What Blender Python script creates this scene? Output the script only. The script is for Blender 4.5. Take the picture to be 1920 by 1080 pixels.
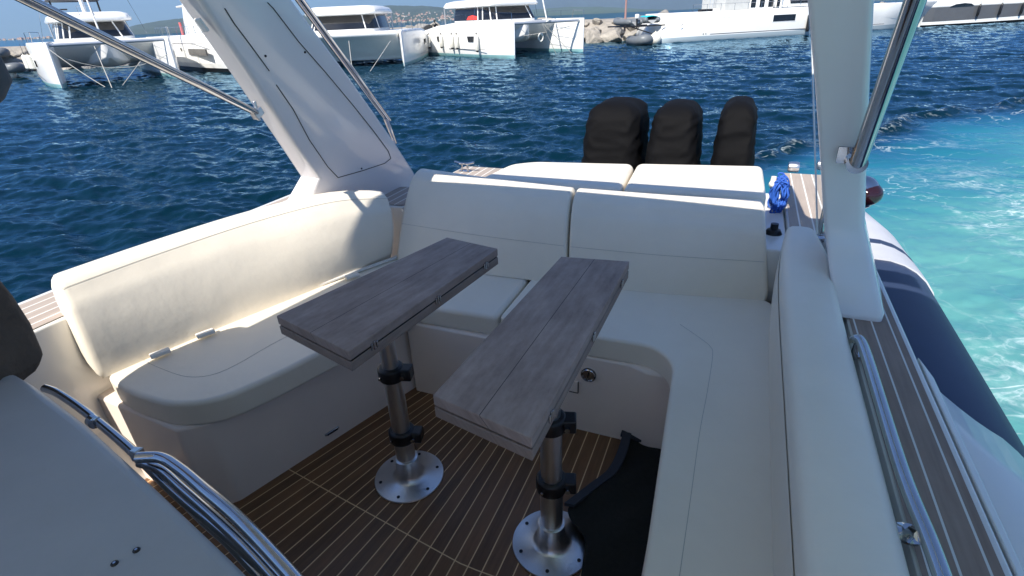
import bpy, bmesh, math, random
import numpy as np
from mathutils import Vector, Matrix, noise as mnoise
for o in list(bpy.data.objects): bpy.data.objects.remove(o)
R=math.radians
S=bpy.context.scene
# ------------------------------------------------------------------ camera
CZ=2.30; FPX=1000.0; PITCH=math.atan(508/FPX); ROLL=R(2.6)
WZ=-0.50                                   # water level
cam=bpy.data.cameras.new('camera'); cam.sensor_width=36; cam.lens=FPX/1920*36; cam.clip_start=.03; cam.clip_end=20000
camo=bpy.data.objects.new('camera',cam); S.collection.objects.link(camo)
FW=Vector((0,math.cos(PITCH),-math.sin(PITCH))); ri=Vector((1,0,0)); up=ri.cross(FW)
RI=ri*math.cos(ROLL)-up*math.sin(ROLL); UP=ri*math.sin(ROLL)+up*math.cos(ROLL)
camo.matrix_world=Matrix(((RI.x,UP.x,-FW.x,0),(RI.y,UP.y,-FW.y,0),(RI.z,UP.z,-FW.z,CZ),(0,0,0,1)))
S.camera=camo
# ------------------------------------------------------------------ sun and sky
YAW=R(23.5)                                # the boat's aft axis in world azimuth
SUN_HEAD=YAW+R(7); SUN_EL=R(47)            # direction the light travels towards
w=bpy.data.worlds.new('World'); S.world=w; w.use_nodes=True
nt=w.node_tree; bg=nt.nodes['Background']; sk=nt.nodes.new('ShaderNodeTexSky'); sk.sky_type='NISHITA'; sk.sun_disc=False
sk.sun_elevation=SUN_EL; sk.sun_rotation=SUN_HEAD+math.pi; sk.air_density=1.0; sk.dust_density=.0; sk.ozone_density=1.6; sk.altitude=2500
tint=nt.nodes.new('ShaderNodeMix'); tint.data_type='RGBA'; tint.blend_type='MULTIPLY'; tint.inputs[0].default_value=1; tint.inputs[7].default_value=(1,1,1,1)
tg=nt.nodes.new('ShaderNodeTexCoord'); sx=nt.nodes.new('ShaderNodeSeparateXYZ'); nt.links.new(tg.outputs['Generated'],sx.inputs[0])
tr=nt.nodes.new('ShaderNodeValToRGB'); nt.links.new(sx.outputs[2],tr.inputs[0])
tr.color_ramp.elements[0].position=.0; tr.color_ramp.elements[0].color=(.36,.60,.97,1); tr.color_ramp.elements[1].position=.55; tr.color_ramp.elements[1].color=(1.0,.915,.97,1)
nt.links.new(tr.outputs[0],tint.inputs[7])
bw_=nt.nodes.new('ShaderNodeRGBToBW'); nt.links.new(sk.outputs[0],bw_.inputs[0])
dv=nt.nodes.new('ShaderNodeMath'); dv.operation='MULTIPLY_ADD'; dv.inputs[1].default_value=1/3.0; dv.inputs[2].default_value=1.0; nt.links.new(bw_.outputs[0],dv.inputs[0])
iv=nt.nodes.new('ShaderNodeMath'); iv.operation='DIVIDE'; iv.inputs[0].default_value=1.35; nt.links.new(dv.outputs[0],iv.inputs[1])
sc_=nt.nodes.new('ShaderNodeVectorMath'); sc_.operation='SCALE'; nt.links.new(sk.outputs[0],sc_.inputs[0]); nt.links.new(iv.outputs[0],sc_.inputs['Scale'])
hs=nt.nodes.new('ShaderNodeHueSaturation'); hs.inputs['Saturation'].default_value=1.10; nt.links.new(sc_.outputs[0],hs.inputs['Color'])
nt.links.new(hs.outputs[0],tint.inputs[6]); nt.links.new(tint.outputs[2],bg.inputs[0]); bg.inputs[1].default_value=.12
sl=bpy.data.lights.new('sun','SUN'); sl.energy=4.6; sl.angle=R(.5); sl.color=(1,.94,.84)
so=bpy.data.objects.new('sun',sl); S.collection.objects.link(so); so.location=(-10,-10,30)
ld=Vector((math.sin(SUN_HEAD)*math.cos(SUN_EL),math.cos(SUN_HEAD)*math.cos(SUN_EL),-math.sin(SUN_EL)))
so.rotation_euler=ld.to_track_quat('-Z','Y').to_euler()
S.view_settings.view_transform='Standard'; S.view_settings.look='None'; S.view_settings.gamma=1; S.view_settings.exposure=.85
# ------------------------------------------------------------------ measuring helpers
A=Vector((math.sin(YAW),math.cos(YAW),0)); B=Vector((math.cos(YAW),-math.sin(YAW),0))
def W(u,v,z): return B*u+A*v+Vector((0,0,z))               # boat frame: u across, v aft
def ray(x,y): return FW+RI*((x-960)/FPX)-UP*((y-540)/FPX)
CAM=Vector((0,0,CZ))
def at(x,y,z): d=ray(x,y); return CAM+d*((z-CZ)/d.z)       # on the level z
def dp(x,y,D): return CAM+ray(x,y)*D                       # at a distance
def atu(x,y,u): d=ray(x,y); return CAM+d*(u/d.dot(B))
def atv(x,y,v): d=ray(x,y); return CAM+d*(v/d.dot(A))
def depth(p): return (p-CAM).dot(FW)
# ------------------------------------------------------------------ materials
MATS={}
def mat(name,col,rough=.5,metal=0,bump=0,bscale=30,vary=0,vscale=3,coat=0,spec=.5,trans=0,bdist=.01):
    if name in MATS: return MATS[name]
    m=bpy.data.materials.new(name); m.use_nodes=True; n=m.node_tree.nodes; l=m.node_tree.links; p=n['Principled BSDF']
    p.inputs['Base Color'].default_value=(*col,1); p.inputs['Roughness'].default_value=rough; p.inputs['Metallic'].default_value=metal
    p.inputs['Coat Weight'].default_value=coat; p.inputs['Specular IOR Level'].default_value=spec; p.inputs['Transmission Weight'].default_value=trans
    tc=n.new('ShaderNodeTexCoord')
    if vary:
        nz=n.new('ShaderNodeTexNoise'); nz.inputs['Scale'].default_value=vscale; nz.inputs['Detail'].default_value=6; nz.inputs['Roughness'].default_value=.65
        l.new(tc.outputs['Object'],nz.inputs['Vector'])
        rp=n.new('ShaderNodeValToRGB'); rp.color_ramp.elements[0].position=.3; rp.color_ramp.elements[1].position=.7
        rp.color_ramp.elements[0].color=(*[c*(1-vary) for c in col],1); rp.color_ramp.elements[1].color=(*[min(1,c*(1+vary*.6)) for c in col],1)
        l.new(nz.outputs[0],rp.inputs[0]); l.new(rp.outputs[0],p.inputs['Base Color'])
    if bump:
        nb=n.new('ShaderNodeTexNoise'); nb.inputs['Scale'].default_value=bscale; nb.inputs['Detail'].default_value=4
        l.new(tc.outputs['Object'],nb.inputs['Vector']); bp=n.new('ShaderNodeBump'); bp.inputs['Strength'].default_value=bump; bp.inputs['Distance'].default_value=bdist
        l.new(nb.outputs[0],bp.inputs['Height']); l.new(bp.outputs[0],p.inputs['Normal'])
    MATS[name]=m; return m
def nodes(m): return m.node_tree.nodes,m.node_tree.links,m.node_tree.nodes['Principled BSDF']
GEL=mat('gelcoat',(.80,.78,.74),.22,vary=.04,vscale=1.5,coat=.3)
GELW=mat('gelcoat_cream',(.90,.78,.69),.28,vary=.05,vscale=2)
ARCHW=mat('painted_arch',(.76,.725,.725),.2,vary=.03,vscale=1.2,coat=.4)
VINYL=mat('vinyl',(.86,.79,.67),.42,bump=.35,bscale=6,bdist=.012,vary=.05,vscale=2.5)
SEAM=mat('seam_thread',(.46,.45,.41),.7)
STEEL=mat('polished_steel',(.50,.51,.53),.10,1,vary=.08,vscale=9)
BRUSH=mat('brushed_steel',(.72,.72,.73),.30,1,bump=.1,bscale=120,vary=.1,vscale=6)
BLACKP=mat('black_plastic',(.008,.008,.01),.35)
NAVY=mat('navy_tube',(.028,.045,.095),.5,bump=.12,bscale=300,bdist=.002,vary=.12,vscale=3)
LGREY=mat('light_grey_rubber',(.55,.56,.6),.5,vary=.1)
COVER=mat('black_cover_cloth',(.0028,.0028,.0036),.8,bump=.35,bscale=16,bdist=.01,vary=.2,spec=.16)
RUGM=mat('dark_rug',(.014,.015,.013),.95,bump=.8,bscale=500,bdist=.003,vary=.3,vscale=60)
RUGE=mat('rug_binding',(.035,.04,.055),.9,bump=.3,bscale=300,bdist=.002)
ROPEB=mat('blue_rope',(.02,.10,.45),.7,bump=.6,bscale=180,bdist=.003)
ROPEW=mat('pale_rope',(.45,.44,.40),.8)
BOATW=mat('boat_white',(.86,.86,.84),.22,vary=.05,vscale=.7,coat=.2)
BOOT=mat('boot_stripe_aqua',(.22,.42,.44),.5,vary=.15,vscale=1)
GLASSD=mat('dark_tinted_glass',(.012,.014,.018),.06,spec=.8,vary=.5,vscale=1)
ALU=mat('aluminium_spar',(.62,.64,.66),.35,.6)
BLK=mat('black_paint',(.012,.012,.014),.3)
HGREY=mat('charcoal_hull',(.10,.105,.115),.2,vary=.1,vscale=.6,coat=.3)
FENDW=mat('fender_cream',(.78,.76,.68),.5,vary=.1,vscale=4)
ROCK=mat('pale_rock',(.36,.33,.285),.9,bump=1,bscale=3,bdist=.2,vary=.35,vscale=1.2)
ROCK2=mat('grey_rock',(.26,.25,.235),.9,bump=1,bscale=3,bdist=.2,vary=.35,vscale=1.2)
RIBG=mat('grey_hypalon',(.16,.175,.19),.45,vary=.15)
CANV=mat('grey_canvas',(.24,.24,.225),.85,bump=.5,bscale=8,bdist=.03,vary=.2)
TEAL=mat('turquoise_cover',(.01,.45,.55),.6)
RED=mat('red_cloth',(.75,.05,.04),.7,vary=.2)
BROWN=mat('brown_cloth',(.11,.078,.055),.85,bump=.5,bscale=22,bdist=.02,vary=.25,vscale=7)
GREYC=mat('grey_cloth',(.10,.11,.13),.85,bump=.4,bscale=40,bdist=.01,vary=.2)
SKIN=mat('skin',(.48,.28,.20),.55)
HAIR=mat('dark_hair',(.02,.014,.01),.6)
def plankmat(name,cols,line,pitch,lw,rot=0,offs=0,rough=.5,cross=(),jit=.25,blotch=.45,gx=60):
    "teak planks with pale caulking, laid along the boat's axis (local Y of the object)"
    m=bpy.data.materials.new(name); m.use_nodes=True; n,l,p=nodes(m)
    uvn=n.new('ShaderNodeUVMap'); uvn.uv_map='UVMap'; sp=n.new('ShaderNodeSeparateXYZ'); l.new(uvn.outputs[0],sp.inputs[0])
    def M(op,a,b=None,c=None):
        q=n.new('ShaderNodeMath'); q.operation=op
        for i,x in enumerate((a,b,c)):
            if x is None: continue
            if isinstance(x,(int,float)): q.inputs[i].default_value=x
            else: l.new(x,q.inputs[i])
        return q.outputs[0]
    tcn=n.new('ShaderNodeTexCoord')
    a=M('MULTIPLY',M('ADD',sp.outputs[0],offs),1/pitch); fr=M('FRACT',a); idx=M('FLOOR',a)
    ln=M('LESS_THAN',M('ABSOLUTE',M('SUBTRACT',fr,.5)),lw/pitch/2)
    tot=ln
    for c in cross: tot=M('MAXIMUM',tot,M('LESS_THAN',M('ABSOLUTE',M('SUBTRACT',sp.outputs[1],c)),lw/2))
    wn=n.new('ShaderNodeTexWhiteNoise'); wn.noise_dimensions='1D'; l.new(M('FLOOR',M('ADD',a,.5)),wn.inputs['W'])
    mp=n.new('ShaderNodeMapping'); mp.inputs['Scale'].default_value=(gx,3,1); l.new(uvn.outputs[0],mp.inputs[0])
    gr=n.new('ShaderNodeTexNoise'); gr.inputs['Scale'].default_value=1.5; gr.inputs['Detail'].default_value=8; l.new(mp.outputs[0],gr.inputs['Vector'])
    bl=n.new('ShaderNodeTexNoise'); bl.inputs['Scale'].default_value=5; bl.inputs['Detail'].default_value=9; bl.inputs['Roughness'].default_value=.72; mpb=n.new('ShaderNodeMapping'); mpb.inputs['Scale'].default_value=(2.2,1,1); l.new(uvn.outputs[0],mpb.inputs[0]); l.new(mpb.outputs[0],bl.inputs['Vector'])
    f=M('ADD',M('MULTIPLY',gr.outputs[0],.90-blotch),M('ADD',M('MULTIPLY',wn.outputs['Value'],jit),M('MULTIPLY',bl.outputs[0],blotch)))
    rp=n.new('ShaderNodeValToRGB'); rp.color_ramp.elements[0].position=.3; rp.color_ramp.elements[1].position=.9
    rp.color_ramp.elements[0].color=(*cols[0],1); rp.color_ramp.elements[1].color=(*cols[1],1); l.new(f,rp.inputs[0])
    mx=n.new('ShaderNodeMix'); mx.data_type='RGBA'; l.new(tot,mx.inputs[0]); l.new(rp.outputs[0],mx.inputs[6]); mx.inputs[7].default_value=(*line,1)
    l.new(mx.outputs[2],p.inputs['Base Color']); p.inputs['Roughness'].default_value=rough
    bp=n.new('ShaderNodeBump'); bp.inputs['Strength'].default_value=.3; bp.inputs['Distance'].default_value=.002; l.new(gr.outputs[0],bp.inputs['Height']); l.new(bp.outputs[0],p.inputs['Normal'])
    return m
FLOORM=plankmat('cockpit_teak',((.085,.040,.016),(.27,.130,.055)),(.75,.52,.28),.055,.0045,rough=.38,cross=(1.07,))
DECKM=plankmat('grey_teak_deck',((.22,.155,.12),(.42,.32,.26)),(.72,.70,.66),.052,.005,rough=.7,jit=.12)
DECKS=plankmat('teak_deck_painted_sun',((.34,.28,.24),(.50,.43,.37)),(.78,.76,.72),.06,.007,rough=.7,jit=.12)  # lit copy of the deck teak, sunlight put into its paler colour
TABLEM=plankmat('weathered_teak',((.085,.062,.055),(.27,.22,.20)),(.05,.035,.03),.17,.0018,rough=.55,jit=.08)
# ------------------------------------------------------------------ mesh helpers
class MB:
    def __init__(s): s.v=[];s.f=[];s.m=[]
    def add(s,vs,fs,mi=0):
        b=len(s.v); s.v+=[Vector(x) for x in vs]; s.f+=[tuple(b+i for i in f) for f in fs]; s.m+=[mi]*len(fs); return s
    def box(s,c,dx,dy,dz,sz,mi=0):
        "box at centre c, unit axes dx,dy,dz, sizes sz"
        vs=[c+dx*(i*sz[0]/2)+dy*(j*sz[1]/2)+dz*(k*sz[2]/2) for k in(-1,1) for j in(-1,1) for i in(-1,1)]
        return s.add(vs,[(0,2,3,1),(4,5,7,6),(0,1,5,4),(1,3,7,5),(3,2,6,7),(2,0,4,6)],mi)
    def abox(s,x0,x1,y0,y1,z0,z1,mi=0):
        return s.box(Vector(((x0+x1)/2,(y0+y1)/2,(z0+z1)/2)),Vector((1,0,0)),Vector((0,1,0)),Vector((0,0,1)),(x1-x0,y1-y0,z1-z0),mi)
    def prism(s,pts,d,mi=0):
        n=len(pts); vs=[Vector(p) for p in pts]+[Vector(p)+Vector(d) for p in pts]
        return s.add(vs,[tuple(range(n))[::-1],tuple(range(n,2*n))]+[(i,(i+1)%n,n+(i+1)%n,n+i) for i in range(n)],mi)
    def loft(s,secs,mi=0,caps=True,closed=True):
        n=len(secs[0]); vs=[p for q in secs for p in q]; fs=[]
        for k in range(len(secs)-1):
            for i in range(n if closed else n-1):
                j=(i+1)%n; fs.append((k*n+i,k*n+j,(k+1)*n+j,(k+1)*n+i))
        if caps and closed: fs+=[tuple(range(n))[::-1],tuple(range((len(secs)-1)*n,len(secs)*n))]
        return s.add(vs,fs,mi)
    def tube(s,path,r,seg=10,mi=0,closed=False):
        path=[Vector(p) for p in path]; n=len(path); secs=[]; prev=None
        for i,p in enumerate(path):
            if closed: t=path[(i+1)%n]-path[i-1]
            else: t=path[min(i+1,n-1)]-path[max(i-1,0)]
            t.normalize()
            if prev is None: a=t.orthogonal().normalized()
            else: a=(prev-t*prev.dot(t)); a=a.normalized() if a.length>1e-6 else t.orthogonal().normalized()
            prev=a; b=t.cross(a); rr=r[i] if isinstance(r,(list,tuple)) else r
            secs.append([p+a*math.cos(q*2*math.pi/seg)*rr+b*math.sin(q*2*math.pi/seg)*rr for q in range(seg)])
        if closed: secs.append(secs[0]); return s.loft(secs,mi,caps=False)
        return s.loft(secs,mi)
    def lathe(s,c,prof,ax=Vector((0,0,1)),seg=28,mi=0):
        a=ax.orthogonal().normalized(); b=ax.cross(a)
        return s.loft([[c+ax*h+a*math.cos(q*2*math.pi/seg)*r+b*math.sin(q*2*math.pi/seg)*r for q in range(seg)] for r,h in prof],mi)
    def ball(s,c,r,sq=(1,1,1),seg=20,mi=0,rings=12):
        return s.loft([[c+Vector((math.cos(q*2*math.pi/seg)*math.sin(t)*sq[0],math.sin(q*2*math.pi/seg)*math.sin(t)*sq[1],-math.cos(t)*sq[2]))*r for q in range(seg)] for t in [max(.02,min(math.pi-.02,math.pi*k/rings)) for k in range(rings+1)]],mi)
    def build(s,name,mats,parent=None,smooth=True,ang=35,bevel=0,bseg=3,uvf=None,sub=0,label=None):
        me=bpy.data.meshes.new(name); vs=s.v
        if parent is not None:
            inv=root_inv(parent); vs=[inv@v for v in s.v]
        me.from_pydata([tuple(v) for v in vs],[],s.f)
        ml=mats if isinstance(mats,(list,tuple)) else [mats]
        for m in ml: me.materials.append(m)
        for p,mi in zip(me.polygons,s.m): p.material_index=mi
        bm=bmesh.new(); bm.from_mesh(me); bmesh.ops.recalc_face_normals(bm,faces=bm.faces)
        if smooth:
            for f in bm.faces: f.smooth=True
            for e in bm.edges:
                if len(e.link_faces)==2: e.smooth=e.calc_face_angle(0)<R(ang)
        bm.to_mesh(me); bm.free()
        if uvf:
            ul=me.uv_layers.new(name='UVMap'); 
            for lp in me.loops: ul.data[lp.index].uv=uvf(s.v[lp.vertex_index])
        o=bpy.data.objects.new(name,me); S.collection.objects.link(o)
        if parent is not None: o.parent=parent
        if bevel:
            b=o.modifiers.new('bevel','BEVEL'); b.width=bevel; b.segments=bseg; b.limit_method='ANGLE'; b.angle_limit=R(40); b.harden_normals=False
        if sub:
            b=o.modifiers.new('sub','SUBSURF'); b.levels=sub; b.render_levels=sub
        if label: o['label']=label
        return o
RMAT={}
def root_inv(p):
    m=Matrix.Identity(4); q=p
    while q is not None:
        if q.name in RMAT: m=RMAT[q.name]@m
        q=q.parent
    return m.inverted()
def root(name,label,cat,loc=(0,0,0),group=None,rz=0):
    o=bpy.data.objects.new(name,None); S.collection.objects.link(o); o.empty_display_size=.1
    o.location=loc; o.rotation_euler=(0,0,rz); RMAT[o.name]=Matrix.Translation(Vector(loc))@Matrix.Rotation(rz,4,'Z')
    o['label']=label; o['category']=cat
    if group: o['group']=group
    return o
def tag(o,label,cat,group=None,kind=None):
    if label: o['label']=label
    if cat: o['category']=cat
    if group: o['group']=group
    if kind: o['kind']=kind
    return o
def struct(o): o['kind']='structure'; return o
def recentre(o):
    "move a single-mesh thing's origin to its base"
    me=o.data; co=[v.co for v in me.vertices]; c=Vector((sum(v.x for v in co)/len(co),sum(v.y for v in co)/len(co),min(v.z for v in co)))
    me.transform(Matrix.Translation(-c)); o.location=c; return o
def uvboat(v): return (v.dot(B),v.dot(A))
def arc(c,r,a0,a1,n): return [(c[0]+r*math.cos(R(a0+(a1-a0)*k/n)),c[1]+r*math.sin(R(a0+(a1-a0)*k/n))) for k in range(n+1)]
def roundpoly(pts,rad,n=5):
    "round the corners of a (u,v) polygon"
    out=[]; N=len(pts)
    for i,p in enumerate(pts):
        p=Vector(p); r=rad[i] if isinstance(rad,(list,tuple)) else rad
        a=Vector(pts[i-1])-p; b=Vector(pts[(i+1)%N])-p
        if r<=0: out.append(tuple(p)); continue
        ra=min(r,a.length*.48,b.length*.48); s=p+a.normalized()*ra; e=p+b.normalized()*ra
        for k in range(n+1):
            t=k/n; q=s*(1-t)**2+p*2*t*(1-t)+e*t*t; out.append((q.x,q.y))
    return out
def catmull(pts,n=8):
    P=[Vector(p) for p in pts]; out=[]
    for i in range(len(P)-1):
        p0=P[max(i-1,0)];p1=P[i];p2=P[i+1];p3=P[min(i+2,len(P)-1)]
        for k in range(n):
            t=k/n; out.append(.5*((2*p1)+(-p0+p2)*t+(2*p0-5*p1+4*p2-p3)*t*t+(-p0+3*p1-3*p2+p3)*t**3))
    out.append(P[-1]); return out
UV=lambda x,y,z:(at(x,y,z).dot(B),at(x,y,z).dot(A))
FL=.55; SEAT=1.08; TT=1.482; TOPB=1.50; DK=1.34
# ================================================================== WATER
def make_water():
    rng=np.random.default_rng(5); N=1024; L=26.0
    k=np.fft.fftfreq(N,L/N)*2*np.pi; kx,ky=np.meshgrid(k,k,indexing='ij'); K=np.hypot(kx,ky); K[0,0]=1
    def field(wd,kp,spread,p,cut):
        th=np.arctan2(ky,kx); D=np.abs(np.cos(th-wd))**spread+.10
        sp=np.where(K>kp*.55,K**-p,0)*np.exp(-(kp/K)**2)*D*np.exp(-(K/cut)**2)
        h=np.fft.ifft2(sp*np.exp(2j*np.pi*rng.random((N,N)))).real; h/=h.std(); return h
    H1=field(R(62),2.6,2.0,2.15,70); H2=field(R(100),5.5,1.5,2.0,80)
    def samp(Hf,x,y,sc=1,rot=0):
        xx=(x*math.cos(rot)+y*math.sin(rot))*sc; yy=(-x*math.sin(rot)+y*math.cos(rot))*sc
        fx=(xx/L*N)%N; fy=(yy/L*N)%N; i=fx.astype(int); j=fy.astype(int); a=fx-i; b=fy-j; i2=(i+1)%N; j2=(j+1)%N; i%=N; j%=N
        return Hf[i,j]*(1-a)*(1-b)+Hf[i2,j]*a*(1-b)+Hf[i,j2]*(1-a)*b+Hf[i2,j2]*a*b
    na=900; rr=[1.0]
    while rr[-1]<150: rr.append(rr[-1]*1.0062+.002)
    while rr[-1]<16000: rr.append(rr[-1]*1.12)
    rr=np.array(rr); nr=len(rr)
    az=np.concatenate([np.linspace(R(-57),R(57),na),np.linspace(R(60),R(300),60)]); na=len(az)
    RR,AZ=np.meshgrid(rr,az,indexing='ij'); X=RR*np.sin(AZ); Y=RR*np.cos(AZ)
    # wake: washed water thrown out to the right of the stern
    bx=np.array([-3.5,0,3.2,5.0,6.2,8.6,12.0,15.0,19,40]); by=np.array([6.6,8.2,9.8,10.8,11.5,12.9,14.9,16.0,16.8,18])
    yb=np.interp(X,bx,by)+.25*np.sin(X*1.3)+.12*np.sin(X*3.1)
    d=yb-Y                                   # metres inside the washed patch
    ins=np.clip(d/1.2,0,1)*np.clip((X+.5)/1.8,0,1)
    ins=ins*ins*(3-2*ins)
    ins*=np.clip((26-X)/8,0,1)
    edge=np.exp(-((d-.05)/.22)**2)*np.clip((X-1.0)/2,0,1)*np.clip((22-X)/10,0,1)
    turq=np.clip((d-.2)/5.5,0,1)**.8*ins
    fade=np.clip(45/np.maximum(RR,1),0,1)**.25
    calm=np.clip(1-np.abs(RR-60)/200,0,1)
    Z=.032*samp(H1,X,Y)*(1-.62*ins)+.009*samp(H2,X,Y,1.7,.5)*(1-.45*ins)+.016*samp(H1,X+3,Y+9,.37,1.1)*(1-.5*ins)
    Z*=fade; Z=np.where(RR>150,0,Z)
    Z+=edge*.10+.03*np.sin(d*2.2+.3*np.sin(X))*ins*np.exp(-d/4)
    foamf=ins
    verts=np.stack([X,Y,Z+WZ],-1).reshape(-1,3)
    ii,jj=np.meshgrid(np.arange(nr-1),np.arange(na),indexing='ij'); j2=(jj+1)%na
    f=np.stack([ii*na+jj,(ii+1)*na+jj,(ii+1)*na+j2,ii*na+j2],-1).reshape(-1,4)
    me=bpy.data.meshes.new('water'); me.vertices.add(len(verts)); me.vertices.foreach_set('co',verts.astype(np.float32).ravel())
    me.loops.add(f.size); me.loops.foreach_set('vertex_index',f[:,::-1].astype(np.int32).ravel())
    me.polygons.add(len(f)); me.polygons.foreach_set('loop_start',(np.arange(len(f))*4).astype(np.int32)); me.polygons.foreach_set('loop_total',np.full(len(f),4,np.int32))
    me.update(calc_edges=True); me.polygons.foreach_set('use_smooth',np.ones(len(f),bool))
    for nm,arr in(('wash',turq),('edge',edge),('ins',ins)):
        at_=me.attributes.new(nm,'FLOAT','POINT'); at_.data.foreach_set('value',arr.astype(np.float32).ravel())
    o=bpy.data.objects.new('water',me); S.collection.objects.link(o); struct(o)
    m=bpy.data.materials.new('sea_water'); m.use_nodes=True; n,l,p=nodes(m); me.materials.append(m)
    def M(op,a,b=None,c=None,clamp=False):
        q=n.new('ShaderNodeMath'); q.operation=op; q.use_clamp=clamp
        for i,x in enumerate((a,b,c)):
            if x is None: continue
            if isinstance(x,(int,float)): q.inputs[i].default_value=x
            else: l.new(x,q.inputs[i])
        return q.outputs[0]
    def attr(a): q=n.new('ShaderNodeAttribute'); q.attribute_name=a; return q.outputs['Fac']
    tc=n.new('ShaderNodeTexCoord')
    def tex(sc,scale=(1,1,1),rot=0,detail=4,kind='ShaderNodeTexNoise',dist=0):
        mp=n.new('ShaderNodeMapping'); mp.inputs['Scale'].default_value=scale; mp.inputs['Rotation'].default_value=(0,0,rot); l.new(tc.outputs['Object'],mp.inputs[0])
        q=n.new(kind); q.inputs['Scale'].default_value=sc; l.new(mp.outputs[0],q.inputs['Vector'])
        if kind=='ShaderNodeTexNoise': q.inputs['Detail'].default_value=detail; q.inputs['Distortion'].default_value=dist
        return q.outputs[0]
    wash=attr('wash'); ins_=attr('ins'); edg=attr('edge')
    cl=tex(.5,(.6,1.8,1),R(-18),detail=7,dist=.8)
    wf=M('MULTIPLY',wash,M('ADD',.55,M('MULTIPLY',cl,.9)),clamp=True)
    rp=n.new('ShaderNodeValToRGB'); e=rp.color_ramp.elements; e[0].position=0; e[0].color=(.001,.014,.024,1); e[1].position=1; e[1].color=(.10,.30,.295,1)
    for ps,c in((.16,(.006,.055,.115,1)),(.42,(.016,.15,.215,1)),(.7,(.045,.215,.25,1))): q=e.new(ps); q.color=c
    l.new(wf,rp.inputs[0])
    # foam: thin veins and lacy patches
    v1=M('ABSOLUTE',M('SUBTRACT',tex(.55,(1.0,1.9,1),R(-20),6,dist=.9),.5)); vein=M('SUBTRACT',1.0,M('MULTIPLY',v1,75),clamp=True)
    v2=M('ABSOLUTE',M('SUBTRACT',tex(1.5,(1,1.7,1),R(15),7,dist=1.6),.5)); lace=M('SUBTRACT',1.0,M('MULTIPLY',v2,22),clamp=True)
    pat=M('MULTIPLY',M('SUBTRACT',tex(.45,detail=3),.50),7,clamp=True)
    fine=M('MULTIPLY',M('SUBTRACT',tex(9,detail=6),.38),5,clamp=True)
    pat2=M('MULTIPLY',M('SUBTRACT',tex(.22,(1,2,1),R(30),detail=3),.50),7,clamp=True)
    near=M('MULTIPLY',M('SUBTRACT',wash,.45),3,clamp=True)
    foam=M('ADD',M('MULTIPLY',M('MULTIPLY',vein,M('ADD',.10,M('MULTIPLY',pat2,.65))),ins_),M('MULTIPLY',M('MULTIPLY',M('MULTIPLY',M('ADD',M('MULTIPLY',lace,.7),M('MULTIPLY',fine,.25)),pat),near),.75),clamp=True)
    foam=M('ADD',foam,M('MULTIPLY',M('MULTIPLY',M('MULTIPLY',edg,lace),fine),.5),clamp=True)
    foam=M('MULTIPLY',foam,M('ADD',.35,M('MULTIPLY',fine,.65)),clamp=True)
    mx=n.new('ShaderNodeMix'); mx.data_type='RGBA'; l.new(foam,mx.inputs[0]); l.new(rp.outputs[0],mx.inputs[6]); mx.inputs[7].default_value=(.66,.76,.78,1)
    df=n.new('ShaderNodeBsdfDiffuse'); gl=n.new('ShaderNodeBsdfGlossy'); fr=n.new('ShaderNodeFresnel'); fr.inputs[0].default_value=1.333; ms=n.new('ShaderNodeMixShader')
    l.new(mx.outputs[2],df.inputs['Color']); gl.inputs['Color'].default_value=(.50,.78,1.0,1); l.new(M('ADD',.04,M('MULTIPLY',foam,.6)),gl.inputs['Roughness'])
    l.new(M('MULTIPLY',fr.outputs[0],M('SUBTRACT',.82,M('MULTIPLY',foam,.6))),ms.inputs[0]); l.new(df.outputs[0],ms.inputs[1]); l.new(gl.outputs[0],ms.inputs[2]); l.new(ms.outputs[0],n['Material Output'].inputs['Surface'])
    hb=M('ADD',tex(7,(1,2.1,1),R(-28),5),M('MULTIPLY',tex(22,(1,1.8,1),R(-35),4),.28))
    hb=M('MULTIPLY',hb,M('SUBTRACT',1,M('MULTIPLY',ins_,.6)))
    b=n.new('ShaderNodeBump'); b.inputs['Strength'].default_value=.75; b.inputs['Distance'].default_value=.011; l.new(hb,b.inputs['Height']); 
    for q_ in(df,gl,fr): l.new(b.outputs[0],q_.inputs['Normal'])
    n.remove(p)
make_water()
# ================================================================== OWN BOAT
Z3=Vector((0,0,1))
boat=root('motorboat','white motorboat cockpit with cream cushions, teak floor, radar arch and navy tubes, seen from aboard','motorboat',tuple(W(-.9,1.5,WZ)),rz=-YAW)
def prism_uv(pts,z0,z1,mb=None,mi=0):
    mb=mb or MB(); return mb.prism([W(u,v,z0) for u,v in pts],(0,0,z1-z0),mi)
# hull
secs=[]
for v,wd,kz in((3.38,1.15,-.75),(2.5,1.42,-.85),(0,1.45,-.95),(-3,1.3,-.95),(-5.5,.75,-.7),(-7.2,.08,.2)):
    secs.append([W(-.9-wd,v,.9),W(-.9-wd,v,-.25 if v>-5 else .3),W(-.9,v,kz),W(-.9+wd,v,-.25 if v>-5 else .3),W(-.9+wd,v,.9),W(-.9+wd*.9,v,.5 if v>-5 else .9),W(-.9-wd*.9,v,.5 if v>-5 else .9)])
MB().loft(secs).build('hull',GEL,boat,ang=25)
# foredeck ahead of the helm (behind the camera)
prism_uv([(-2.6,-1.6),(.6,-1.6),(.5,-4.5),(-.9,-7),(-2.3,-4.5)],.9,1.3).build('foredeck',GEL,boat,bevel=.03)
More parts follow.
